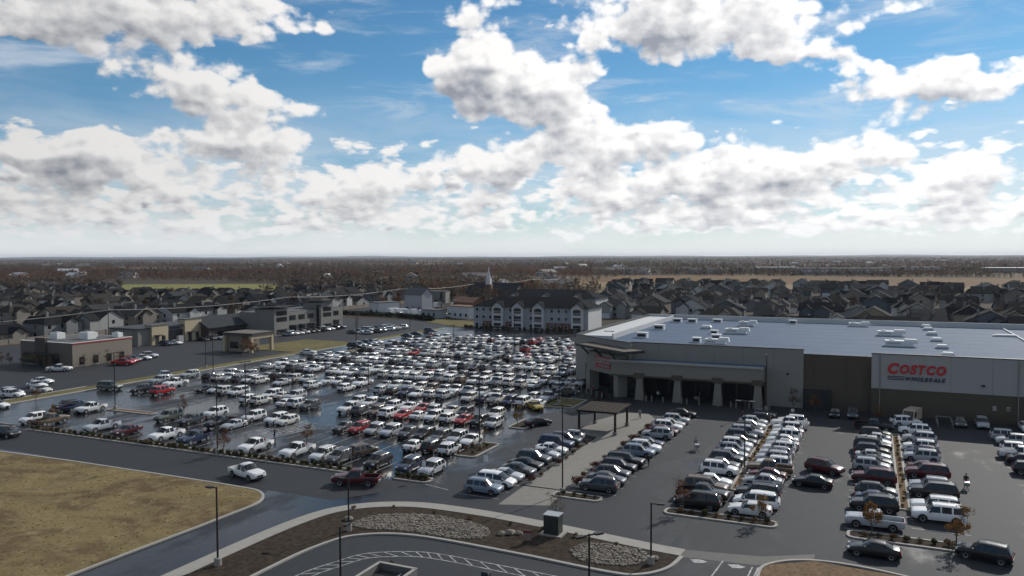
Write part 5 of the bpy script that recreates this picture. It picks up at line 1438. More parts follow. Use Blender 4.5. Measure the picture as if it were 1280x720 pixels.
def person(x, y, rz, pose, top, label):
    key = (pose, top)
    if key not in PM:
        me = person_mesh(pose, 1)
        me.materials.clear()
        for m_ in (M['jeans'], mat('clothing_' + top.replace(' ', '_'), TOPS[top], 0.9), M['skin']): me.materials.append(m_)
        for p in me.polygons:
            c = p.center
            p.material_index = 0 if c.z < .93 else 2 if c.z > 1.47 or (abs(c.y) > .2 and c.z < 1.0) else 1
            p.use_smooth = True
        hb = MB().lathe([(.0, .0), (.10, .0), (.108, .06), (.09, .13), (.05, .165), (0, .175)], 10, c=(.055, 0, 1.64))
        PM[key] = (me, hb.mesh('hair', M['hair'], True))
    o = link('person', PM[key][0], None, (x, y, Z0 + 0.01), rz)
    tag(o, label, 'person', 'shoppers in the lot')
    link('hair', PM[key][1], o)
    return o
def cart(x, y, rz, label):
    t = thing('shopping_cart', label, 'shopping cart', (x, y, Z0), rz, 'shopping trolleys')
    MB().box(-.42, .45, -.29, .29, .55, 1.0, top=1.12).obj('basket', M['steel'], t)
    MB().tube([(-.5, -.28, 1.05), (-.5, .28, 1.05)], .025, 6).obj('handle', M['letter_red'], t)
    for s in (-1, 1):
        MB().tube([(-.42, s * .26, .15), (-.45, s * .26, .58)], .02, 5).obj('frame', M['steel'], t)
        MB().tube([(.4, s * .2, .15), (-.3, s * .24, .5)], .02, 5).obj('frame', M['steel'], t)
        for xx in (-.42, .4): MB().lathe([(0, 0), (.08, 0), (.08, .04), (0, .04)], 8, c=(xx, s * .24 - .02, .08), axis='y').obj('wheel', M['rubber'], t)
for (x, y, r_, ps, tp, l) in (
    (-23.1, 115.6, -1.2, 'push', 'grey hoodie', 'person in grey pushing a trolley down the middle aisle'),
    (10.9, 109.6, -1.6, 'push', 'black jacket', 'person in black pushing a trolley down the right aisle'),
    (-27.0, 103.5, 1.3, 'walk', 'black jacket', 'person in black walking behind the row right of the walkway'),
    (-61.6, 164.8, .4, 'walk', 'navy coat', 'person in a navy coat nearest the store corner'),
    (-62.8, 167.4, -.6, 'push', 'black jacket', 'person in black with a trolley beside the store corner'),
    (-63.6, 170.5, 2.2, 'walk', 'pale blue jacket', 'person in pale blue walking along the store side wall'),
    (-64.9, 172.6, 1.2, 'stand', 'grey hoodie', 'person in grey standing furthest along the store side wall'),
    (-58.6, 160.0, -.3, 'push', 'pale blue jacket', 'person in pale blue with a trolley before the corner entrance'),
    (-52.3, 155.0, .8, 'walk', 'red jacket', 'person in red by the corner entrance bollards'),
    (-48.0, 151.0, 2.8, 'stand', 'black jacket', 'person in black standing at the left end of the porch'),
    (-38.2, 153.4, 1.0, 'walk', 'white top', 'person in a white top inside the porch'),
    (-30.2, 154.6, -2.0, 'push', 'navy coat', 'person in navy pushing a trolley inside the porch'),
    (-36.4, 133.5, -1.2, 'walk', 'grey hoodie', 'person in grey walking on the concrete walkway beyond the shelter'),
    (-12.2, 145.4, -1.4, 'walk', 'white top', 'person in a white top crossing behind the middle double row'),
    (-84.8, 96.0, .3, 'stand', 'black jacket', 'person in black standing at the painted hatching')):
    person(x, y, r_, ps, tp, l)
    if ps == 'push': cart(x + math.cos(r_) * .95, y + math.sin(r_) * .95, r_, 'metal shopping trolley pushed by the ' + l.split(' pushing')[0].split(' with a')[0] + (', ' + l.split('trolley ')[1] if 'trolley ' in l else ''))

# ------------------------------------------------------------------ where a ground point falls in the frame (only to leave out what is never seen)
def frame_x(x, y):
    cx = x * math.cos(YAW) + y * math.sin(YAW); cy = -x * math.sin(YAW) + y * math.cos(YAW)
    return 640 + 985 * cx / max(cy, 1e-3) if cy > 0 else -9999

# ------------------------------------------------------------------ shops on the left
M['brick_tan'] = mat('tan_brick', (0.24, 0.205, 0.165), 0.85, var=0.08, scale=0.5)
M['brick_dark'] = mat('dark_brick', (0.075, 0.062, 0.055), 0.85, var=0.12, scale=0.6)
M['cream'] = mat('cream_stucco', (0.46, 0.385, 0.26), 0.85, var=0.06, scale=0.5)
M['grey_wall'] = mat('grey_stucco', (0.20, 0.195, 0.18), 0.85, var=0.08, scale=0.4)
M['taupe_shade_and_trim'] = mat('taupe_shade_and_trim', (0.13, 0.115, 0.098), 0.85, var=0.08, scale=0.5)  # painted-in shade for the restaurant front, plain trim on the canopy
M['mid_grey'] = mat('mid_grey_roof', (0.085, 0.085, 0.085), 0.8, var=0.1, scale=0.4)
M['red_trim'] = mat('red_trim', (0.45, 0.03, 0.03), 0.5)
def bx(t, name, x0, x1, y0, y1, z0, z1, m, top=1.0):
    return MB().box(x0, x1, y0, y1, z0, z1, top=top).obj(name, M[m], t)
r1 = thing('restaurant', 'flat-roofed tan brick restaurant with a red stripe along its parapet', 'restaurant', (-187, 137, Z0))
bx(r1, 'side_wall', -20, 0, 0, 18, 0, 6.3, 'brick_tan')
fw = bx(r1, 'shaded_front_wall', -20.05, -0.4, -0.3, 0, 0, 6.3, 'taupe_shade_and_trim')  # face turned from the sun, its shade put into a darker colour
bx(r1, 'tower', -13.2, -9.2, -1.0, -0.3, 0, 7.4, 'brick_dark')
bx(r1, 'red_stripe', 0, 0.12, 0, 18, 6.0, 6.3, 'red_trim')
bx(r1, 'parapet_cap', -20.2, 0.15, -0.35, 18.1, 6.3, 6.42, 'white')
bx(r1, 'roof', -19.6, -0.3, 0.3, 17.6, 6.42, 6.46, 'mid_grey')
for (a, b) in ((-18.6, -14.0), (-8.0, -4.6)):
    wn = bx(r1, 'window', a, b, -0.36, -0.31, 0.6, 3.2, 'shopfront'); bx(r1, 'window_frame', a, b, -0.40, -0.36, 3.2, 3.4, 'dark')
d_ = bx(r1, 'door', -12.2, -10.2, -1.06, -1.0, 0, 2.6, 'shopfront'); bx(r1, 'canopy', -13.6, -4.0, -2.4, -1.0, 3.3, 3.6, 'dark')
for i in range(4): bx(r1, 'window', 0.02, 0.08, 2.0 + 4 * i, 3.4 + 4 * i, 0.6, 2.6, 'shopfront')
for (x, y, w_, d2, h) in ((-14, 6, 3, 2.4, 1.6), (-6, 9, 3.4, 2.6, 1.8), (-9.5, 13, 2, 2, 1.2), (-2.6, 15.5, 2.4, 1.6, 1.2)):
    t = thing('rooftop_unit', 'white roof unit at %d steps along the restaurant roof' % int(-x) if False else {-14: 'left white roof unit on the restaurant', -6: 'largest white roof unit on the restaurant', -9.5: 'small white roof unit at the back of the restaurant', -2.6: 'white roof unit at the right end of the restaurant'}[x], 'roof unit', (-187 + x, 137 + y, Z0 + 6.46), 0, 'units on the restaurant roof')
    bx(t, 'cabinet', -w_ / 2, w_ / 2, -d2 / 2, d2 / 2, 0, h, 'white'); bx(t, 'vent', -w_ / 4, w_ / 4, -d2 / 4, d2 / 4, h, h + .25, 'steel')

c1 = thing('cream_shop', 'single-storey shop with cream stucco towers and dark flat roof', 'shop', (-212, 178, Z0))
bx(c1, 'wall', -13, 0, 0, 25, 0, 5.4, 'grey_wall')
bx(c1, 'roof', -13.3, 0.5, -0.3, 25.3, 5.4, 5.7, 'dark')
for (a, b, h) in ((4.5, 11.0, 6.2), (18.0, 25.2, 7.3)):
    tw = bx(c1, 'cream_tower', -2, 1.0, a, b, 0, h, 'cream'); bx(c1, 'tower_cap', -2.2, 1.2, a - .2, b + .2, h, h + .25, 'mid_grey')
    bx(c1, 'door', 1.0, 1.06, a + 1.4, a + 2.8, 0, 2.8, 'dark'); bx(c1, 'awning', 1.0, 2.2, a + .9, a + 3.4, 3.0, 3.2, 'dark')
    bx(c1, 'window', 1.0, 1.05, b - 2.6, b - 1.2, 0.8, 2.8, 'shopfront')
bx(c1, 'shopfront', 0.02, 0.1, 11.3, 17.7, 0.3, 4.2, 'shopfront'); bx(c1, 'end_panel', -9, -2, -0.12, -0.02, 0.3, 4.6, 'brick_tan'); bx(c1, 'shop_sign', 0.1, 0.2, 12.5, 16.6, 4.4, 5.2, 'letter_dark')
bx(c1, 'utility_panel', 3.0, 4.0, 12.6, 14.6, 0, 2.4, 'steel')

g1 = thing('grey_shop_block', 'two-storey grey shop row with angled roofs and dark window bands', 'shop', (-195, 221, Z0))
bx(g1, 'wall', -16, 0, 0, 41, 0, 8.0, 'grey_wall')
bx(g1, 'roof', -15.8, -0.2, 0.2, 40.8, 8.0, 8.25, 'mid_grey')
for (a, b, h) in ((-0.4, 7.5, 9.6), (26, 33.5, 10.6)):
    tw = bx(g1, 'tower', -8, 0.9, a, b, 0, h, 'grey_wall')
    rm = MB(); rm.v = [(-9, a - 1, h), (2.4, a - 1, h + .9), (2.4, b + 1, h + .9), (-9, b + 1, h), (-9, a - 1, h + .3), (2.4, a - 1, h + 1.2), (2.4, b + 1, h + 1.2), (-9, b + 1, h + .3)]
    for q in ((3, 2, 1, 0), (4, 5, 6, 7), (0, 1, 5, 4), (1, 2, 6, 5), (2, 3, 7, 6), (3, 0, 4, 7)): rm.face(q)
    rm.obj('angled_roof', M['mid_grey'], g1)
    for z in (0.6, 5.0, 7.2): bx(g1, 'window', 0.9, 0.97, a + 1.2, b - 1.2, z, z + 1.6, 'shopfront')
for i in range(6):
    y = 8.6 + i * 5.2
    if 24 < y < 33: continue
    bx(g1, 'window', 0.01, 0.08, y, y + 3.6, 5.0, 6.8, 'shopfront'); bx(g1, 'shopfront', 0.01, 0.08, y, y + 3.8, 0.3, 3.0, 'shopfront'); bx(g1, 'awning', 0.0, 1.5, y - .2, y + 4.0, 3.2, 3.4, 'mid_grey')
bx(g1, 'divider', 0.0, 1.3, 24.4, 25.4, 0, 9.8, 'dark')
g2 = thing('dark_gabled_shop', 'long dark-roofed low shop building left of the grey shop row', 'shop', (-214, 214, Z0))
def gable(mb, w_, d, h, rise, o=0.4, th=0.22, cx=0, cy=0, along='x'):
    """two sloping slabs; ridge along x or y"""
    def P(a, b, z): return (cx + a, cy + b, z) if along == 'x' else (cx - b, cy + a, z)
    sl = rise / (d / 2); L = w_ / 2 + o
    for s in (-1, 1):
        e = s * (d / 2 + o); ze = h - o * sl
        v = [P(-L, e, ze), P(L, e, ze), P(L, 0, h + rise), P(-L, 0, h + rise)]
        b = len(mb.v); mb.v += v + [(p[0], p[1], p[2] + th) for p in v]
        for q in ((3, 2, 1, 0), (4, 5, 6, 7), (0, 1, 5, 4), (1, 2, 6, 5), (2, 3, 7, 6), (3, 0, 4, 7)):
            mb.face([b + i for i in (q if s == -1 else q[::-1])])
def gwall(mb, w_, d, h, rise, cx=0, cy=0, along='x'):
    def P(a, b, z): return (cx + a, cy + b, z) if along == 'x' else (cx - b, cy + a, z)
    a, b = w_ / 2, d / 2
    k = len(mb.v)
    mb.v += [P(-a, -b, 0), P(a, -b, 0), P(a, b, 0), P(-a, b, 0), P(-a, -b, h), P(a, -b, h), P(a, b, h), P(-a, b, h), P(-a, 0, h + rise), P(a, 0, h + rise)]
    for q in ((0, 1, 5, 4), (2, 3, 7, 6), (1, 2, 6, 9, 5), (3, 0, 4, 8, 7)): mb.face([k + i for i in q])
m_ = MB(); gwall(m_, 22, 13, 4.2, 3.2, along='y'); o = m_.obj('wall', M['brick_dark'], g2)
m_ = MB(); gable(m_, 22, 13, 4.2, 3.2, 0.8, along='y'); o = m_.obj('roof', M['shingle'], g2); o.color = (.05, .055, .06, 1)
bx(g2, 'shop_window', 6.52, 6.6, -8, 8, 0.5, 2.6, 'shopfront')
b1 = thing('bank_canopy', 'flat drive-through canopy on white posts above the shop lawn', 'canopy', (-172, 184, Z0))
bx(b1, 'roof_slab', -5.6, 5.8, -4.6, 4.6, 4.9, 5.7, 'brick_dark'); bx(b1, 'roof_edge', -5.7, 5.9, -4.7, 4.7, 5.7, 5.8, 'taupe_shade_and_trim'); bx(b1, 'kiosk_wall', -5.2, 1.0, -3.6, 3.6, 0, 4.9, 'brick_tan'); bx(b1, 'kiosk_window', -3.8, -0.6, -3.66, -3.61, 1.0, 3.0, 'shopfront')
for (x, y) in ((5.2, -4.4), (5.2, 4.2), (-5.2, -4.4), (-5.2, 4.2)): bx(b1, 'post', x - .45, x + .45, y - .45, y + .45, 0, 4.9, 'cream')
bx(b1, 'arch_beam', 4.9, 5.6, -3.9, 3.7, 4.1, 4.9, 'cream')

# utility poles and wire along the arterial road
for i, v in enumerate(range(96, 560, 92)):
    t = thing('utility_pole', '%s wooden utility pole from the left along the far road' % ORD[i], 'utility pole', (-238, v, 0), 0, 'utility poles along the road')
    MB().tube([(0, 0, 0), (0, 0, 11)], [.16, .11], 8).obj('pole', M['wood'], t); bx(t, 'crossarm', -1.1, 1.1, -.08, .08, 10.2, 10.4, 'wood')
    pts = []
    for k in range(9): f = k / 8; pts.append((0.9, 92 * f, 10.45 - 1.3 * 4 * f * (1 - f)))
    M.setdefault('cable', mat('aluminium_cable', (0.22, 0.22, 0.22), 0.6, 0.2))
    w2 = thing('power_cable', 'pale power cable sagging between utility poles %s and %s from the left' % (ORD[i], ORD[i + 1]), 'cable', (-238, v, 0), 0, 'power cables along the road')
    MB().tube(pts, 0.06, 5).obj('wire', M['cable'], w2); MB().tube([(-1.8 + p[0] * .99, p[1], p[2]) for p in pts], 0.04, 4).obj('wire', M['cable'], w2)

# ------------------------------------------------------------------ apartments
M['siding'] = mat('pale_siding', (0.34, 0.355, 0.375), 0.8, var=0.05, scale=0.4)
M['siding_white'] = mat('white_siding', (0.56, 0.56, 0.56), 0.8, var=0.04, scale=0.4)
M['brick_red'] = mat('brown_brick', (0.15, 0.085, 0.065), 0.9, var=0.15, scale=0.8)
def apartment(name, label, x, y, rz, bays, L, dep, bricks):
    t = thing(name, label, 'apartment block', (x, y, 0.02), rz)
    bx(t, 'wall', -L / 2, L / 2, 0, dep, 0, 8.7, 'siding')
    for (a, b) in bricks: bx(t, 'brick_base', a, b, -0.14, -0.01, 0, 2.9, 'brick_red')
    m_ = MB(); o_ = 0.7; hz = 8.55; rz_ = 12.4
    a, b, c, d = (-L / 2 - o_, -o_), (L / 2 + o_, -o_), (L / 2 + o_, dep + o_), (-L / 2 - o_, dep + o_)
    m_.v = [p + (hz,) for p in (a, b, c, d)] + [(-L / 2 + dep * .45, dep / 2, rz_), (L / 2 - dep * .45, dep / 2, rz_)]
    for q in ((0, 1, 5, 4), (1, 2, 5), (2, 3, 4, 5), (3, 0, 4), (3, 2, 1, 0)): m_.face(q)
    rf_ = m_.obj('roof', M['shingle'], t); rf_.color = (.014, .016, .020, 1)
    for s in bays:
        bay = bx(t, 'bay', s - 2.3, s + 2.3, -1.3, -0.01, 0, 8.8, 'siding_white')
        gm = MB(); gm.poly([(s - 2.6, -1.31, 8.8), (s + 2.6, -1.31, 8.8), (s, -1.31, 10.7)]); gm.poly([(s - 2.3, -1.3, 8.8), (s + 2.3, -1.3, 8.8), (s, -1.3, 10.6)][::-1]); gm.obj('gable_end', M['siding_white'], bay)
        gr = MB(); gable(gr, 7.5, 4.6, 8.8, 1.9, 0.45, 0.2, cx=s, cy=2.2, along='y'); g_ = gr.obj('bay_roof', M['shingle'], t); g_.color = (.014, .016, .020, 1)
        for z in (0.3, 3.2, 6.1):
            ar = MB(); w_ = 1.55; top = 2.0 if z < 6 else 1.6
            pts = [(s - w_, -1.33, z), (s + w_, -1.33, z), (s + w_, -1.33, z + top)] + ([(s + w_ * math.cos(R(k)), -1.33, z + top + 0.65 * math.sin(R(k))) for k in range(20, 180, 20)] if z > 6 else []) + [(s - w_, -1.33, z + top)]
            ar.poly(pts); op = ar.obj('balcony_opening', M['glass'], t)
            for i in range(7): bx(t, 'baluster', s - 1.5 + i * .5 - .03, s - 1.5 + i * .5 + .03, -1.40, -1.36, z, z + .85, 'siding_white') if False else None
            rl = MB().box(s - w_, s + w_, -1.42, -1.36, z + .82, z + .92)
            for i in range(9): rl.box(s - 1.5 + i * .375 - .03, s - 1.5 + i * .375 + .03, -1.41, -1.37, z, z + .82)
            rl.obj('railing', M['siding_white'], op)
    xs = [x_ for x_ in [(-L / 2 + 1.6 + i * 2.9) for i in range(int(L / 2.9))] if all(abs(x_ - s) > 3.2 for s in bays)]
    for x_ in xs:
        for z in (0.9, 3.9, 6.8):
            wn = bx(t, 'window', x_ - .55, x_ + .55, -0.20, -0.16, z, z + 1.2, 'glass')
            fr = MB(); 
            for (p, q, r_, s_) in ((-.65, -.55, z - .1, z + 1.3), (.55, .65, z - .1, z + 1.3), (-.55, .55, z - .1, z), (-.55, .55, z + 1.2, z + 1.3)): fr.box(x_ + p, x_ + q, -0.22, -0.0, r_, s_)
            fr.obj('window_frame', M['siding_white'], wn)
    bx(t, 'sunlit_end_face', L / 2 + .01, L / 2 + .06, 0, dep, 0, 8.6, 'siding_white')  # whiter sheet over the right end: its sunlight is put into the colour
    return t
apartment('apartment_block', 'three-storey pale apartment block with dark hip roof and arched balconies', -120, 279, 0, [-13, -4.4, 4.2, 20.0], 48, 16, [(-20, -15.5), (-10, -6.8), (7.2, 17)])
apartment('apartment_block', 'second apartment block with dark roof rising behind the first', -140, 345, 0.0, [-16, 0, 16], 50, 18, [(-12, -4)])
hd_n = 0
for i in range(22):
    plant(K_sg[i % 3], 'foundation_shrub', '%s large shrub from the left below the pale apartments' % ORD[i], 'shrub', (-146 + i * 2.35, 275.5 + rnd.uniform(-.8, .8), 0.08), rnd.uniform(0, 6), rnd.uniform(1.6, 2.6), 'shrubs below the apartments', SH)

# church with a white steeple
chh = thing('church', 'brick church with a slender white steeple behind the apartments', 'church', (-222, 462, 0))
m_ = MB(); gwall(m_, 34, 18, 5.5, 5.5); m_.obj('nave_wall', M['brick_red'], chh)
m_ = MB(); gable(m_, 34, 18, 5.5, 5.5, 0.8); o = m_.obj('roof', M['shingle'], chh); o.color = (.035, .037, .04, 1)
bx(chh, 'tower', -2.2, 2.2, -12.5, -9.05, 0, 10.5, 'brick_red')
bx(chh, 'belfry', -1.5, 1.5, -12.2, -9.4, 10.5, 14.2, 'siding_white')
MB().lathe([(1.7, 14.2), (1.0, 16.4), (0.05, 22.0)], 8, c=(0, -10.8, 0)).obj('spire', M['siding_white'], chh)
for i in range(5): bx(chh, 'window', -14 + i * 5 + (6 if i > 1 else 0) * 0 - .5, -13 + i * 5, -9.06, -9.01, 1.2, 4.2, 'glass') if abs(-13.5 + i * 5) > 3 else None

# site buildings behind the far lot
def shed(x, y, rz, w_, d, h, wm, rm, label, name='shed', cat='building', flat=True, rise=1.5):
    t = thing(name, label, cat, (x, y, 0.0), rz)
    if flat: bx(t, 'wall', -w_ / 2, w_ / 2, -d / 2, d / 2, 0, h, wm); bx(t, 'roof', -w_ / 2 - .3, w_ / 2 + .3, -d / 2 - .3, d / 2 + .3, h, h + .3, rm)
    else:
        a = MB(); gwall(a, w_, d, h, rise); a.obj('wall', M[wm], t)
        b = MB(); gable(b, w_, d, h, rise, .5); q = b.obj('roof', M[rm], t); q.color = (.05, .05, .055, 1)
    n = max(2, int(w_ / 3.5))
    for i in range(n):
        xx = -w_ / 2 + w_ * (i + .5) / n
        bx(t, 'window', xx - .6, xx + .6, -d / 2 - .05, -d / 2 - .01, 1.0, min(h - .5, 2.3), 'glass')
    bx(t, 'door', -w_ / 2 + .4, -w_ / 2 + 1.4, -d / 2 - .06, -d / 2 - .01, 0, 2.1, 'dark')
    return t
M['orange_roof'] = mat('orange_roof', (0.17, 0.085, 0.05), 0.8, var=0.15, scale=0.6)
shed(-221, 331, R(-24), 9, 12, 5.6, 'siding_white', 'mid_grey', 'small white boxy building behind the dark hedge')
shed(-185, 318, R(-20), 11, 6, 3.6, 'siding', 'mid_grey', 'low pale grey building left of the orange-roofed site')
shed(-171, 321, R(-20), 15, 7, 5.4, 'siding_white', 'orange_roof', 'white building with orange roof beside the apartments', rise=2)
shed(-176, 336, R(-20), 14, 8, 6.6, 'orange_roof', 'orange_roof', 'orange building just behind the white orange-roofed one', flat=False, rise=2)
shed(-214, 352, R(-10), 12, 8, 9.0, 'siding', 'mid_grey', 'tall grey house among the trees behind the white boxy building', flat=False, rise=3)
shed(-243, 420, R(10), 16, 9, 7.0, 'grey_wall', 'mid_grey', 'grey hall beyond the utility poles')
shed(-200, 405, R(-15), 24, 9, 4.0, 'siding', 'mid_grey', 'long pale low building left of the church', flat=True)
hg = thing('dark_hedge', 'long dark clipped hedge curving behind the far lot', 'hedge', (0, 0, 0))
hp_ = smooth_path([(-238, 317), (-220, 315), (-199, 311), (-185, 305), (-176, 300)], 8)
hb = MB()
rr = random.Random(4)
for p in hp_:
    for k in range(5): leaf_cloud(hb, (p[0] + rr.uniform(-1, 1), p[1] + rr.uniform(-1, 1), 1.1), 1.3, 1.1, 1.2, 24, 0.2, 0.4, rr, 0.2)
hb.obj('foliage', M['evergreen'], hg)
wb = MB()
for p in hp_[::2]: wb.tube([(p[0], p[1], 0), (p[0], p[1], 1.2)], .06, 5)
wb.obj('stem', M['trunk'], hg)
# parked trailers behind the hedge
for i, (x, y) in enumerate(((-212, 322), (-206, 320), (-200, 319), (-193, 318), (-215, 372), (-206, 374), (-196, 376), (-186, 380), (-230, 368))):
    t = thing('white_trailer', '%s white box trailer from the left behind the far lot hedge' % ORD[i], 'trailer', (x, y + 3, 0), R(rnd.uniform(60, 110)), 'box trailers behind the far lot')
    bx(t, 'box', -3, 3, -1.2, 1.2, .8, 3.3, 'white')
    for s in (-1, 1):
        for xx in (-1.8, -1.0): MB().lathe([(0, 0), (.42, 0), (.42, .22), (0, .23)], 10, c=(xx, s * 1.0 - .1, .42), axis='y').obj('wheel', M['rubber'], t)
    bx(t, 'hitch', 3.0, 4.2, -.15, .15, .6, .8, 'dark')

# ------------------------------------------------------------------ houses
def house_kit(seed):
    rr = random.Random(seed)
    style = seed % 4
    two = style != 2
    w_, d, h = rr.uniform(12, 15), rr.uniform(9.5, 12), (5.5 if two else 3.1)
    rise = rr.uniform(2.3, 3.2)
    parts = []
    wl = MB(); rf_ = MB()
    if style in (0, 2): gwall(wl, w_, d, h, rise); gable(rf_, w_, d, h, rise)
    elif style == 1: gwall(wl, d, w_, h, rise + .6, along='y'); gable(rf_, d, w_, h, rise + .6, along='y')
    else:
        wl.box(-w_ / 2, w_ / 2, -d / 2, d / 2, 0, h)
        o_ = .5; z = h - .1; r_ = h + rise
        b = len(rf_.v); rf_.v += [(-w_ / 2 - o_, -d / 2 - o_, z), (w_ / 2 + o_, -d / 2 - o_, z), (w_ / 2 + o_, d / 2 + o_, z), (-w_ / 2 - o_, d / 2 + o_, z), (-w_ / 2 + d * .42, 0, r_), (w_ / 2 - d * .42, 0, r_)]
        for q in ((0, 1, 5, 4), (1, 2, 5), (2, 3, 4, 5), (3, 0, 4), (3, 2, 1, 0)): rf_.face([b + i for i in q])
    # front wing with a gable and the garage
    gx = rr.choice((-1, 1)) * w_ * .24; gh = 3.0 if rr.random() < .6 else h
    gwall(wl, 4.2, 6.4, gh, 1.9, cx=gx, cy=-d / 2 - 2.0 + .0, along='y'); gable(rf_, 4.2, 6.4, gh, 1.9, .35, cx=gx, cy=-d / 2 - 2.0, along='y')
    if two:
        gwall(wl, 1.6, 4.2, h + .3, 1.7, cx=-gx, cy=-d / 2 - .4, along='y'); gable(rf_, 4.4, 4.2, h + .3, 1.7, .3, cx=-gx, cy=-d / 2 + .8, along='y')
    # rear gable
    gwall(wl, 2.0, 4.6, h + .2, 1.6, cx=gx * .6, cy=d / 2 + .6, along='y'); gable(rf_, 4.4, 4.6, h + .2, 1.6, .3, cx=gx * .6, cy=d / 2 - .4, along='y')
    ch_ = MB().box(w_ * .2, w_ * .2 + .8, d * .1, d * .1 + .8, h, h + rise + .9)
    parts.append(('wall', wl.mesh('wall', M['obj'])))
    parts.append(('roof', rf_.mesh('roof', M['shingle'])))
    parts.append(('chimney', ch_.mesh('chimney', M['grey_wall'])))
    yf = -d / 2 - 2.0 - 2.1
    parts.append(('garage_door', MB().box(gx - 2.5, gx + 2.5, yf - .06, yf - .01, 0, 2.3).mesh('garage_door', M['siding_white'])))
    wm = MB().box(-.55, .55, -.05, -.01, 0, 1.3).mesh('window', M['glass'])
    wins = []
    for z in ([1.0, 3.6] if two else [1.0]):
        for i in range(3):
            wins.append(((-w_ / 2 + w_ * (i + .5) / 3) + rr.uniform(-.5, .5), -d / 2 - .02, z, 0))
            wins.append(((-w_ / 2 + w_ * (i + .5) / 3) + rr.uniform(-.5, .5), d / 2 + .02, z, math.pi))
        wins.append((w_ / 2 + .02 if style != 1 else w_ / 2 + .02, 0.8, z, math.pi / 2))
    return parts, wm, wins
HK = [house_kit(100 + i) for i in range(8)]
WALLS = [('pale grey', (0.32, 0.32, 0.31)), ('beige', (0.32, 0.285, 0.235)), ('white', (0.50, 0.49, 0.47)), ('grey', (0.17, 0.175, 0.18)), ('taupe', (0.21, 0.185, 0.16)), ('dark blue grey', (0.09, 0.105, 0.125)), ('tan', (0.25, 0.215, 0.165))]
def house(x, y, rz, where, ki=None):
    parts, wm, wins = HK[rnd.randrange(8) if ki is None else ki]
    cn, wc = rnd.choice(WALLS); k = rnd.uniform(.85, 1.1)
    t = thing('house', '%s house, %s' % (cn, where), 'house', (x, y, 0.0), rz, 'houses of the neighbourhoods')
    rc = rnd.choice(((.013, .0145, .018), (.018, .0185, .020), (.026, .026, .027), (.012, .013, .016), (.045, .040, .036), (.050, .050, .050)))
    for nm, me in parts:
        o = link(nm, me, t); o.color = tuple(c * k for c in wc) + (1,) if nm == 'wall' else rc + (1,)
    for (a, b, z, r_) in wins: link('window', wm, t, (a, b, z), r_)
n_house = 0
for ri, v in enumerate((252, 284, 318, 352, 388, 424, 462, 500, 545, 590, 640, 690)):
    i = 0
    u = -70 - ri * 12
    while u < 420:
        px = frame_x(u, v)
        ok = 752 < px < 1310
        if v < 270 and u < 62: ok = False
        if v < 330 and u < -78: ok = False
        if 1225 < px < 1262 and 380 < v < 520: ok = False
        if rnd.random() < (.06 if v < 600 else .25): ok = False
        if ok and i < 39:
            house(u + rnd.uniform(-1.5, 1.5), v + rnd.uniform(-3, 3), (0 if ri % 2 else math.pi) + rnd.choice((0, 0, 0, H_)) + rnd.uniform(-.08, .08), '%s from left in the %s house line behind the store' % (ORD[i], ORD[ri]))
            i += 1; n_house += 1
        u += rnd.uniform(16.5, 20.5)
for ri, u in enumerate((-268, -298, -334, -366, -404, -438, -476, -512, -552, -590, -632)):
    i = 0
    v = 150 + ri * 6
    while v < 640:
        px = frame_x(u, v)
        ok = -25 < px < (520 if ri < 3 else 440)
        if v > 470 and ri > 5: ok = False
        if 140 < px < 360 and math.hypot(u, v) > 575: ok = False
        if rnd.random() < .10: ok = False
        if ok and i < 39:
            house(u + rnd.uniform(-3, 3), v + rnd.uniform(-1.5, 1.5), (H_ if ri % 2 else -H_) + rnd.choice((0, 0, H_)) + rnd.uniform(-.08, .08), '%s back in the %s street left of the far road' % (ORD[i], ORD[ri]))
            i += 1; n_house += 1
        v += rnd.uniform(17, 21)
# sound wall between the road and the left houses
fwl = thing('boundary_wall', 'long pale boundary wall in front of the left neighbourhood', 'wall', (-257, 100, 0))
for i in range(60):
    bx(fwl, 'panel', -.1, .1, i * 6 + .2, i * 6 + 5.8, 0, 1.8, 'brick_tan'); bx(fwl, 'post', -.2, .2, i * 6 - .2, i * 6 + .2, 0, 2.0, 'grey_wall')

# trees among the houses
TG = 'trees of the neighbourhoods'
nt = 0
def ordn(i):
    if i >= 99: return 'hundredth' if i == 99 else 'hundred-' + ordn(i - 100)
    if i < 40: return ORD[i]
    t_ = {4: 'forty', 5: 'fifty', 6: 'sixty', 7: 'seventy', 8: 'eighty', 9: 'ninety'}[(i + 1) // 10]
    return t_ + '-' + ORD[(i + 1) % 10 - 1] if (i + 1) % 10 else t_[:-1] + 'ieth'
def nb_pick():
    q = rnd.random()
    return rnd.choice(K_bare) if q < .72 else rnd.choice(K_rust) if q < .86 else rnd.choice(K_con)
def nb_tree(x, y, where, kit=None, sc=None):
    global nt
    k = kit or nb_pick()
    nm = 'conifer' if k in K_con else 'rust coloured tree' if k in K_rust or k in K_smallr or k in K_small else 'bare brown tree'
    plant(k, 'conifer_tree' if k in K_con else 'garden_tree', '%s, %s' % (nm, where), 'tree', (x, y, 0), rnd.uniform(0, 6.28), sc or rnd.uniform(.6, 1.15), TG)
    nt += 1
def nb_group(spots, where, s0, s1):
    spots.sort(key=lambda p: frame_x(*p)); cnt = {}
    for p in spots:
        k = nb_pick(); c = 0 if k in K_con else 1 if k in K_rust else 2
        nb_tree(p[0], p[1], '%s such from left %s' % (ordn(cnt.get(c, 0)), where), k, rnd.uniform(s0, s1))
        cnt[c] = cnt.get(c, 0) + 1
sp_ = [(rnd.uniform(-640, -262), rnd.uniform(140, 620)) for i in range(210)]
nb_group([p for p in sp_ if -20 < frame_x(*p) < 560 and not (150 < frame_x(*p) < 350 and math.hypot(*p) > 560)], 'among houses left of the far road', .55, 1.05)
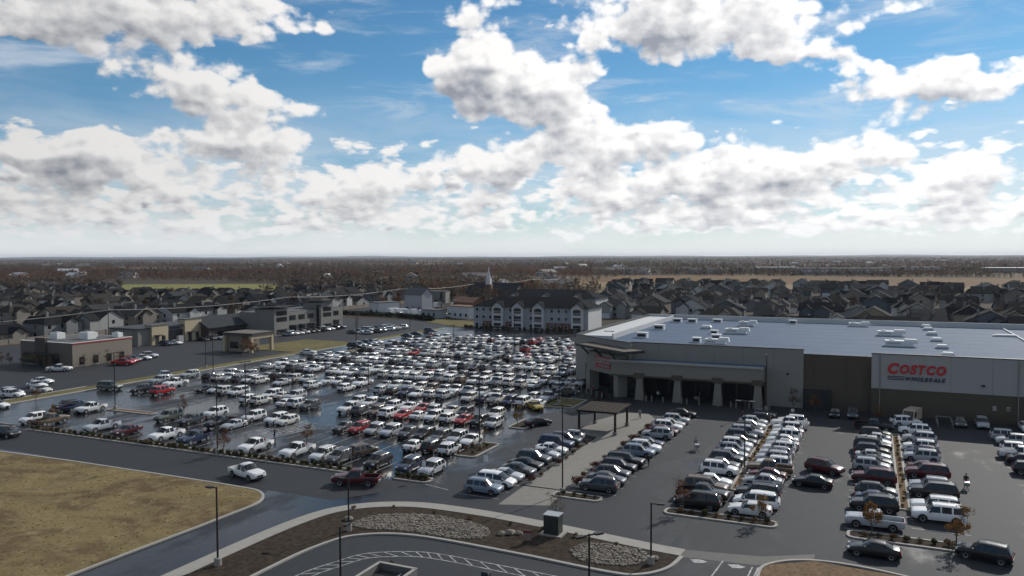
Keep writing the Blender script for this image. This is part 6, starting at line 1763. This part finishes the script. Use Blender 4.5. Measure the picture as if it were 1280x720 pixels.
sp_ = [(rnd.uniform(-60, 420), rnd.uniform(300, 700)) for i in range(60)]
nb_group([p for p in sp_ if 760 < frame_x(*p) < 1300], 'among houses behind the store', .4, .75)
for i in range(26):
    v = 300 + i * 7.5; u = -250 + rnd.uniform(-4, 90)
    if v < 345 and u > -236: continue
    nb_tree(u, v, '%s back in the belt between the far lot and the church' % ORD[i])
for i in range(5):
    nb_tree(-190 - i * 5.0 + rnd.uniform(-1, 1), 133.0 + rnd.uniform(-.5, .5), '%s from the right before the restaurant' % ORD[i], K_smallr[i % 2], .7)
for i in range(4):
    nb_tree(-185.6, 139 + i * 3.6, '%s back along the restaurant side wall' % ORD[i], K_smallb[i % 2], .8)
for i in range(4):
    nb_tree(-166 + i * 1.5, 176 + rnd.uniform(-2, 2), '%s from the left at the canopy lawn corner' % ORD[i], K_small[i % 3] if i % 2 else K_smallr[0], .9)

# ------------------------------------------------------------------ far woods: a mass nobody could count
def far_wood(name, m, n, seed, dmin, dmax, hscale, clump, pmin=-60, pmax=1340, tri=10, shape='round'):
    import numpy as np
    g = np.random.default_rng(seed)
    N = int(n * 4)
    D = np.exp(g.uniform(math.log(dmin), math.log(dmax), N))
    px = g.uniform(pmin, pmax, N)
    a = np.arctan((px - 640) / 985.0)
    cx, cy = D * np.tan(a), D
    X = cx * math.cos(YAW) - cy * math.sin(YAW); Y = cx * math.sin(YAW) + cy * math.cos(YAW)
    f = np.sin(X * .0061 + 1.7 * np.sin(Y * .0043 + seed)) + np.sin(Y * .0078 + 1.3 * np.sin(X * .0037)) + .6 * np.sin(X * .021 + seed) * np.sin(Y * .019)
    keep = f + g.normal(0, .7, N) > clump
    keep &= ~((Y > 690) & (Y < 1118) & (X > -300) & (X < 540))
    keep &= ~((X > -820) & (X < -430) & (Y > 400) & (Y < 665) & (px > 130) & (px < 362))
    keep &= ~((Y < 720) & (px > 745)); keep &= ~((X > -255) & (Y < 480)); keep &= ~((X > -660) & (X < -255) & (Y < 470))
    keep &= ~((X > 150) & (X < 1000) & (Y > 1130) & (Y < 1510) & (g.random(N) < .85))
    idx = np.nonzero(keep)[0][:n]
    X, Y, D = X[idx], Y[idx], D[idx]; K = len(X)
    h = g.uniform(5.0, 11.0, K) * hscale; w_ = h * g.uniform(.32, .55, K)
    c = g.normal(0, 1, (K, tri, 3)); c /= np.linalg.norm(c, axis=2, keepdims=True); c *= g.uniform(.25, 1, (K, tri, 1)) ** .5
    if shape == 'cone':
        tt = g.random((K, tri, 1)); c[:, :, 2:] = tt * 2 - 1; c[:, :, :2] *= (1.05 - tt)
    cen = np.stack([X[:, None] + c[:, :, 0] * w_[:, None], Y[:, None] + c[:, :, 1] * w_[:, None], h[:, None] * .58 + c[:, :, 2] * h[:, None] * .42], 2)
    s = (w_ * .55)[:, None, None, None]
    d = g.normal(0, 1, (K, tri, 3, 3)); d /= np.linalg.norm(d, axis=3, keepdims=True)
    v = cen[:, :, None, :] + d * s * g.uniform(.5, 1.1, (K, tri, 3, 1))
    v[..., 2] = np.maximum(v[..., 2], .3)
    v = v.reshape(-1, 3)
    # trunks
    tr = np.stack([np.stack([X - .2, Y, 0 * X], 1), np.stack([X + .2, Y, 0 * X], 1), np.stack([X, Y, h * .7], 1)], 1).reshape(-1, 3)
    v = np.concatenate([v, tr]).astype('f4')
    nf = len(v) // 3
    me = bpy.data.meshes.new(name)
    me.vertices.add(len(v)); me.vertices.foreach_set('co', v.ravel())
    me.loops.add(nf * 3); me.loops.foreach_set('vertex_index', np.arange(nf * 3, dtype='i4'))
    me.polygons.add(nf); me.polygons.foreach_set('loop_start', np.arange(0, nf * 3, 3, dtype='i4')); me.polygons.foreach_set('loop_total', np.full(nf, 3, dtype='i4'))
    me.materials.append(m); me.update(calc_edges=True)
    return stuff(link(name, me))
far_wood('bare_woodland', M['twig'], 15000, 3, 470, 9000, 1.0, -0.2)
far_wood('grey_woodland', M['twig_grey'], 14000, 8, 520, 12000, 1.05, -0.3)
far_wood('rust_woodland', M['leaf_rust'], 4200, 12, 560, 2600, .95, 0.4, -60, 740)
far_wood('evergreen_woodland', M['evergreen'], 3400, 15, 520, 7000, 1.0, 0.5, shape='cone')
far_wood('horizon_woodland', M['twig_grey'], 9000, 23, 6000, 20000, 1.3, -0.6, tri=5)

# far pale buildings scattered in the woods
fk = MB(); gwall(fk, 22, 12, 5, 3); fkw = fk.mesh('wall', M['obj']); fk = MB(); gable(fk, 22, 12, 5, 3, .6); fkr = fk.mesh('roof', M['obj'])
fh = []
for i in range(70):
    D = rnd.choice((rnd.uniform(650, 1300), rnd.uniform(1200, 3200))); px = rnd.uniform(10, 1270)
    if (px > 745 and D < 1150) or (120 < px < 380 and D < 1050): continue
    a = math.atan((px - 640) / 985); cx, cy = D * math.tan(a), D
    x = cx * math.cos(YAW) - cy * math.sin(YAW); y = cx * math.sin(YAW) + cy * math.cos(YAW)
    if -820 < x < -440 and 470 < y < 650: continue
    fh.append((px, x, y))
fh.sort()
for i, (px, x, y) in enumerate(fh):
    wn, wc = rnd.choice((('white', (.6, .6, .58)), ('beige', (.5, .46, .4)), ('grey', (.3, .3, .3)))); rn, rc = rnd.choice((('dark', (.1, .1, .11)), ('pale metal', (.5, .51, .53)), ('brown', (.2, .18, .17))))
    t = thing('far_house', 'tiny %s building with %s roof, %s from left in the distant woods' % (wn, rn, ordn(i)), 'house', (x, y, 0), rnd.uniform(0, 6.28), 'far buildings among the trees')
    k = rnd.uniform(.7, 1.3); t.scale = (k, k, k)
    o = link('wall', fkw, t); o.color = wc + (1,)
    o = link('roof', fkr, t); o.color = rc + (1,)
lb = thing('long_school_building', 'long low pale building with white window strip beyond the brown field', 'building', (-40, 1225, 0), R(17))
bx(lb, 'wall', -62, 62, -20, 20, 0, 9, 'siding'); bx(lb, 'roof', -63, 63, -21, 21, 9, 9.8, 'mid_grey')
for i in range(15): bx(lb, 'window', -58 + i * 8, -52.5 + i * 8, -20.2, -20.05, 4.2, 7.6, 'white')
for i, (x, y, w_, wm) in enumerate(((-150, 1420, 70, 'siding'), (60, 1500, 90, 'siding_white'), (190, 1430, 60, 'grey_wall'), (-230, 1220, 50, 'siding'), (330, 1650, 110, 'siding_white'), (-330, 1180, 44, 'siding_white'), (520, 1700, 80, 'siding'))):
    shed(x, y, R(rnd.uniform(5, 25)), w_, 30, 8, wm, 'mid_grey' if i % 2 else 'white', '%s long far industrial hall from the left beyond the brown field' % ORD[[1, 3, 4, 2, 5, 0, 6][i]] if False else ['pale hall left behind the long building', 'white hall straight behind the long building', 'grey hall right behind the long building', 'pale hall at the left end of the brown field', 'large white hall far to the right', 'small white hall at the far left of the brown field', 'pale hall farthest right near the horizon'][i], 'far_hall')
# low hills on the horizon
hm = MB(); N = 160
for i in range(N + 1):
    a = R(-48 + 96 * i / N) - YAW * -1
    for (D, z) in ((19000, 0), (20500, 20 + 9 * math.sin(i * .21) + 6 * math.sin(i * .53 + 1) + rnd.uniform(-3, 3) + (10 if i > 95 else 0)), (23500, 0)):
        hm.v.append((-math.sin(a) * D, math.cos(a) * D, max(0, z)))
for i in range(N):
    for k in range(2): hm.face((i * 3 + k, i * 3 + k + 1, (i + 1) * 3 + k + 1, (i + 1) * 3 + k))
M['hill'] = mat('hill_scrub', (0.07, 0.068, 0.055), 0.95, var=0.2, scale=0.002)
struct(hm.obj('hills', M['hill'], smooth=True))

# haze of the air
HB = 25500.0
hz_ = MB().box(-HB, HB, -HB, HB, -1.0, 92.0).mesh('haze', [])
mh = bpy.data.materials.new('haze_air'); mh.use_nodes = True
mh.node_tree.nodes.clear()
q = NT(mh.node_tree); pv = q.n('ShaderNodeVolumePrincipled'); mo = q.n('ShaderNodeOutputMaterial')
pv.inputs['Color'].default_value = rgb(0.78, 0.86, 1.0); pv.inputs['Density'].default_value = 3.2e-5; pv.inputs['Anisotropy'].default_value = 0.2
mh.node_tree.links.new(pv.outputs[0], mo.inputs['Volume'])
hz_.materials.append(mh)
stuff(link('haze', hz_))
dup_ = [k for k, n in used_labels.items() if n > 1 and 'tiny pale building' not in k]
print('CARS', n_car, 'HOUSES', n_house, 'TREES', nt, 'OBJECTS', len(bpy.data.objects), 'DUP LABELS', len(dup_), dup_[:6])
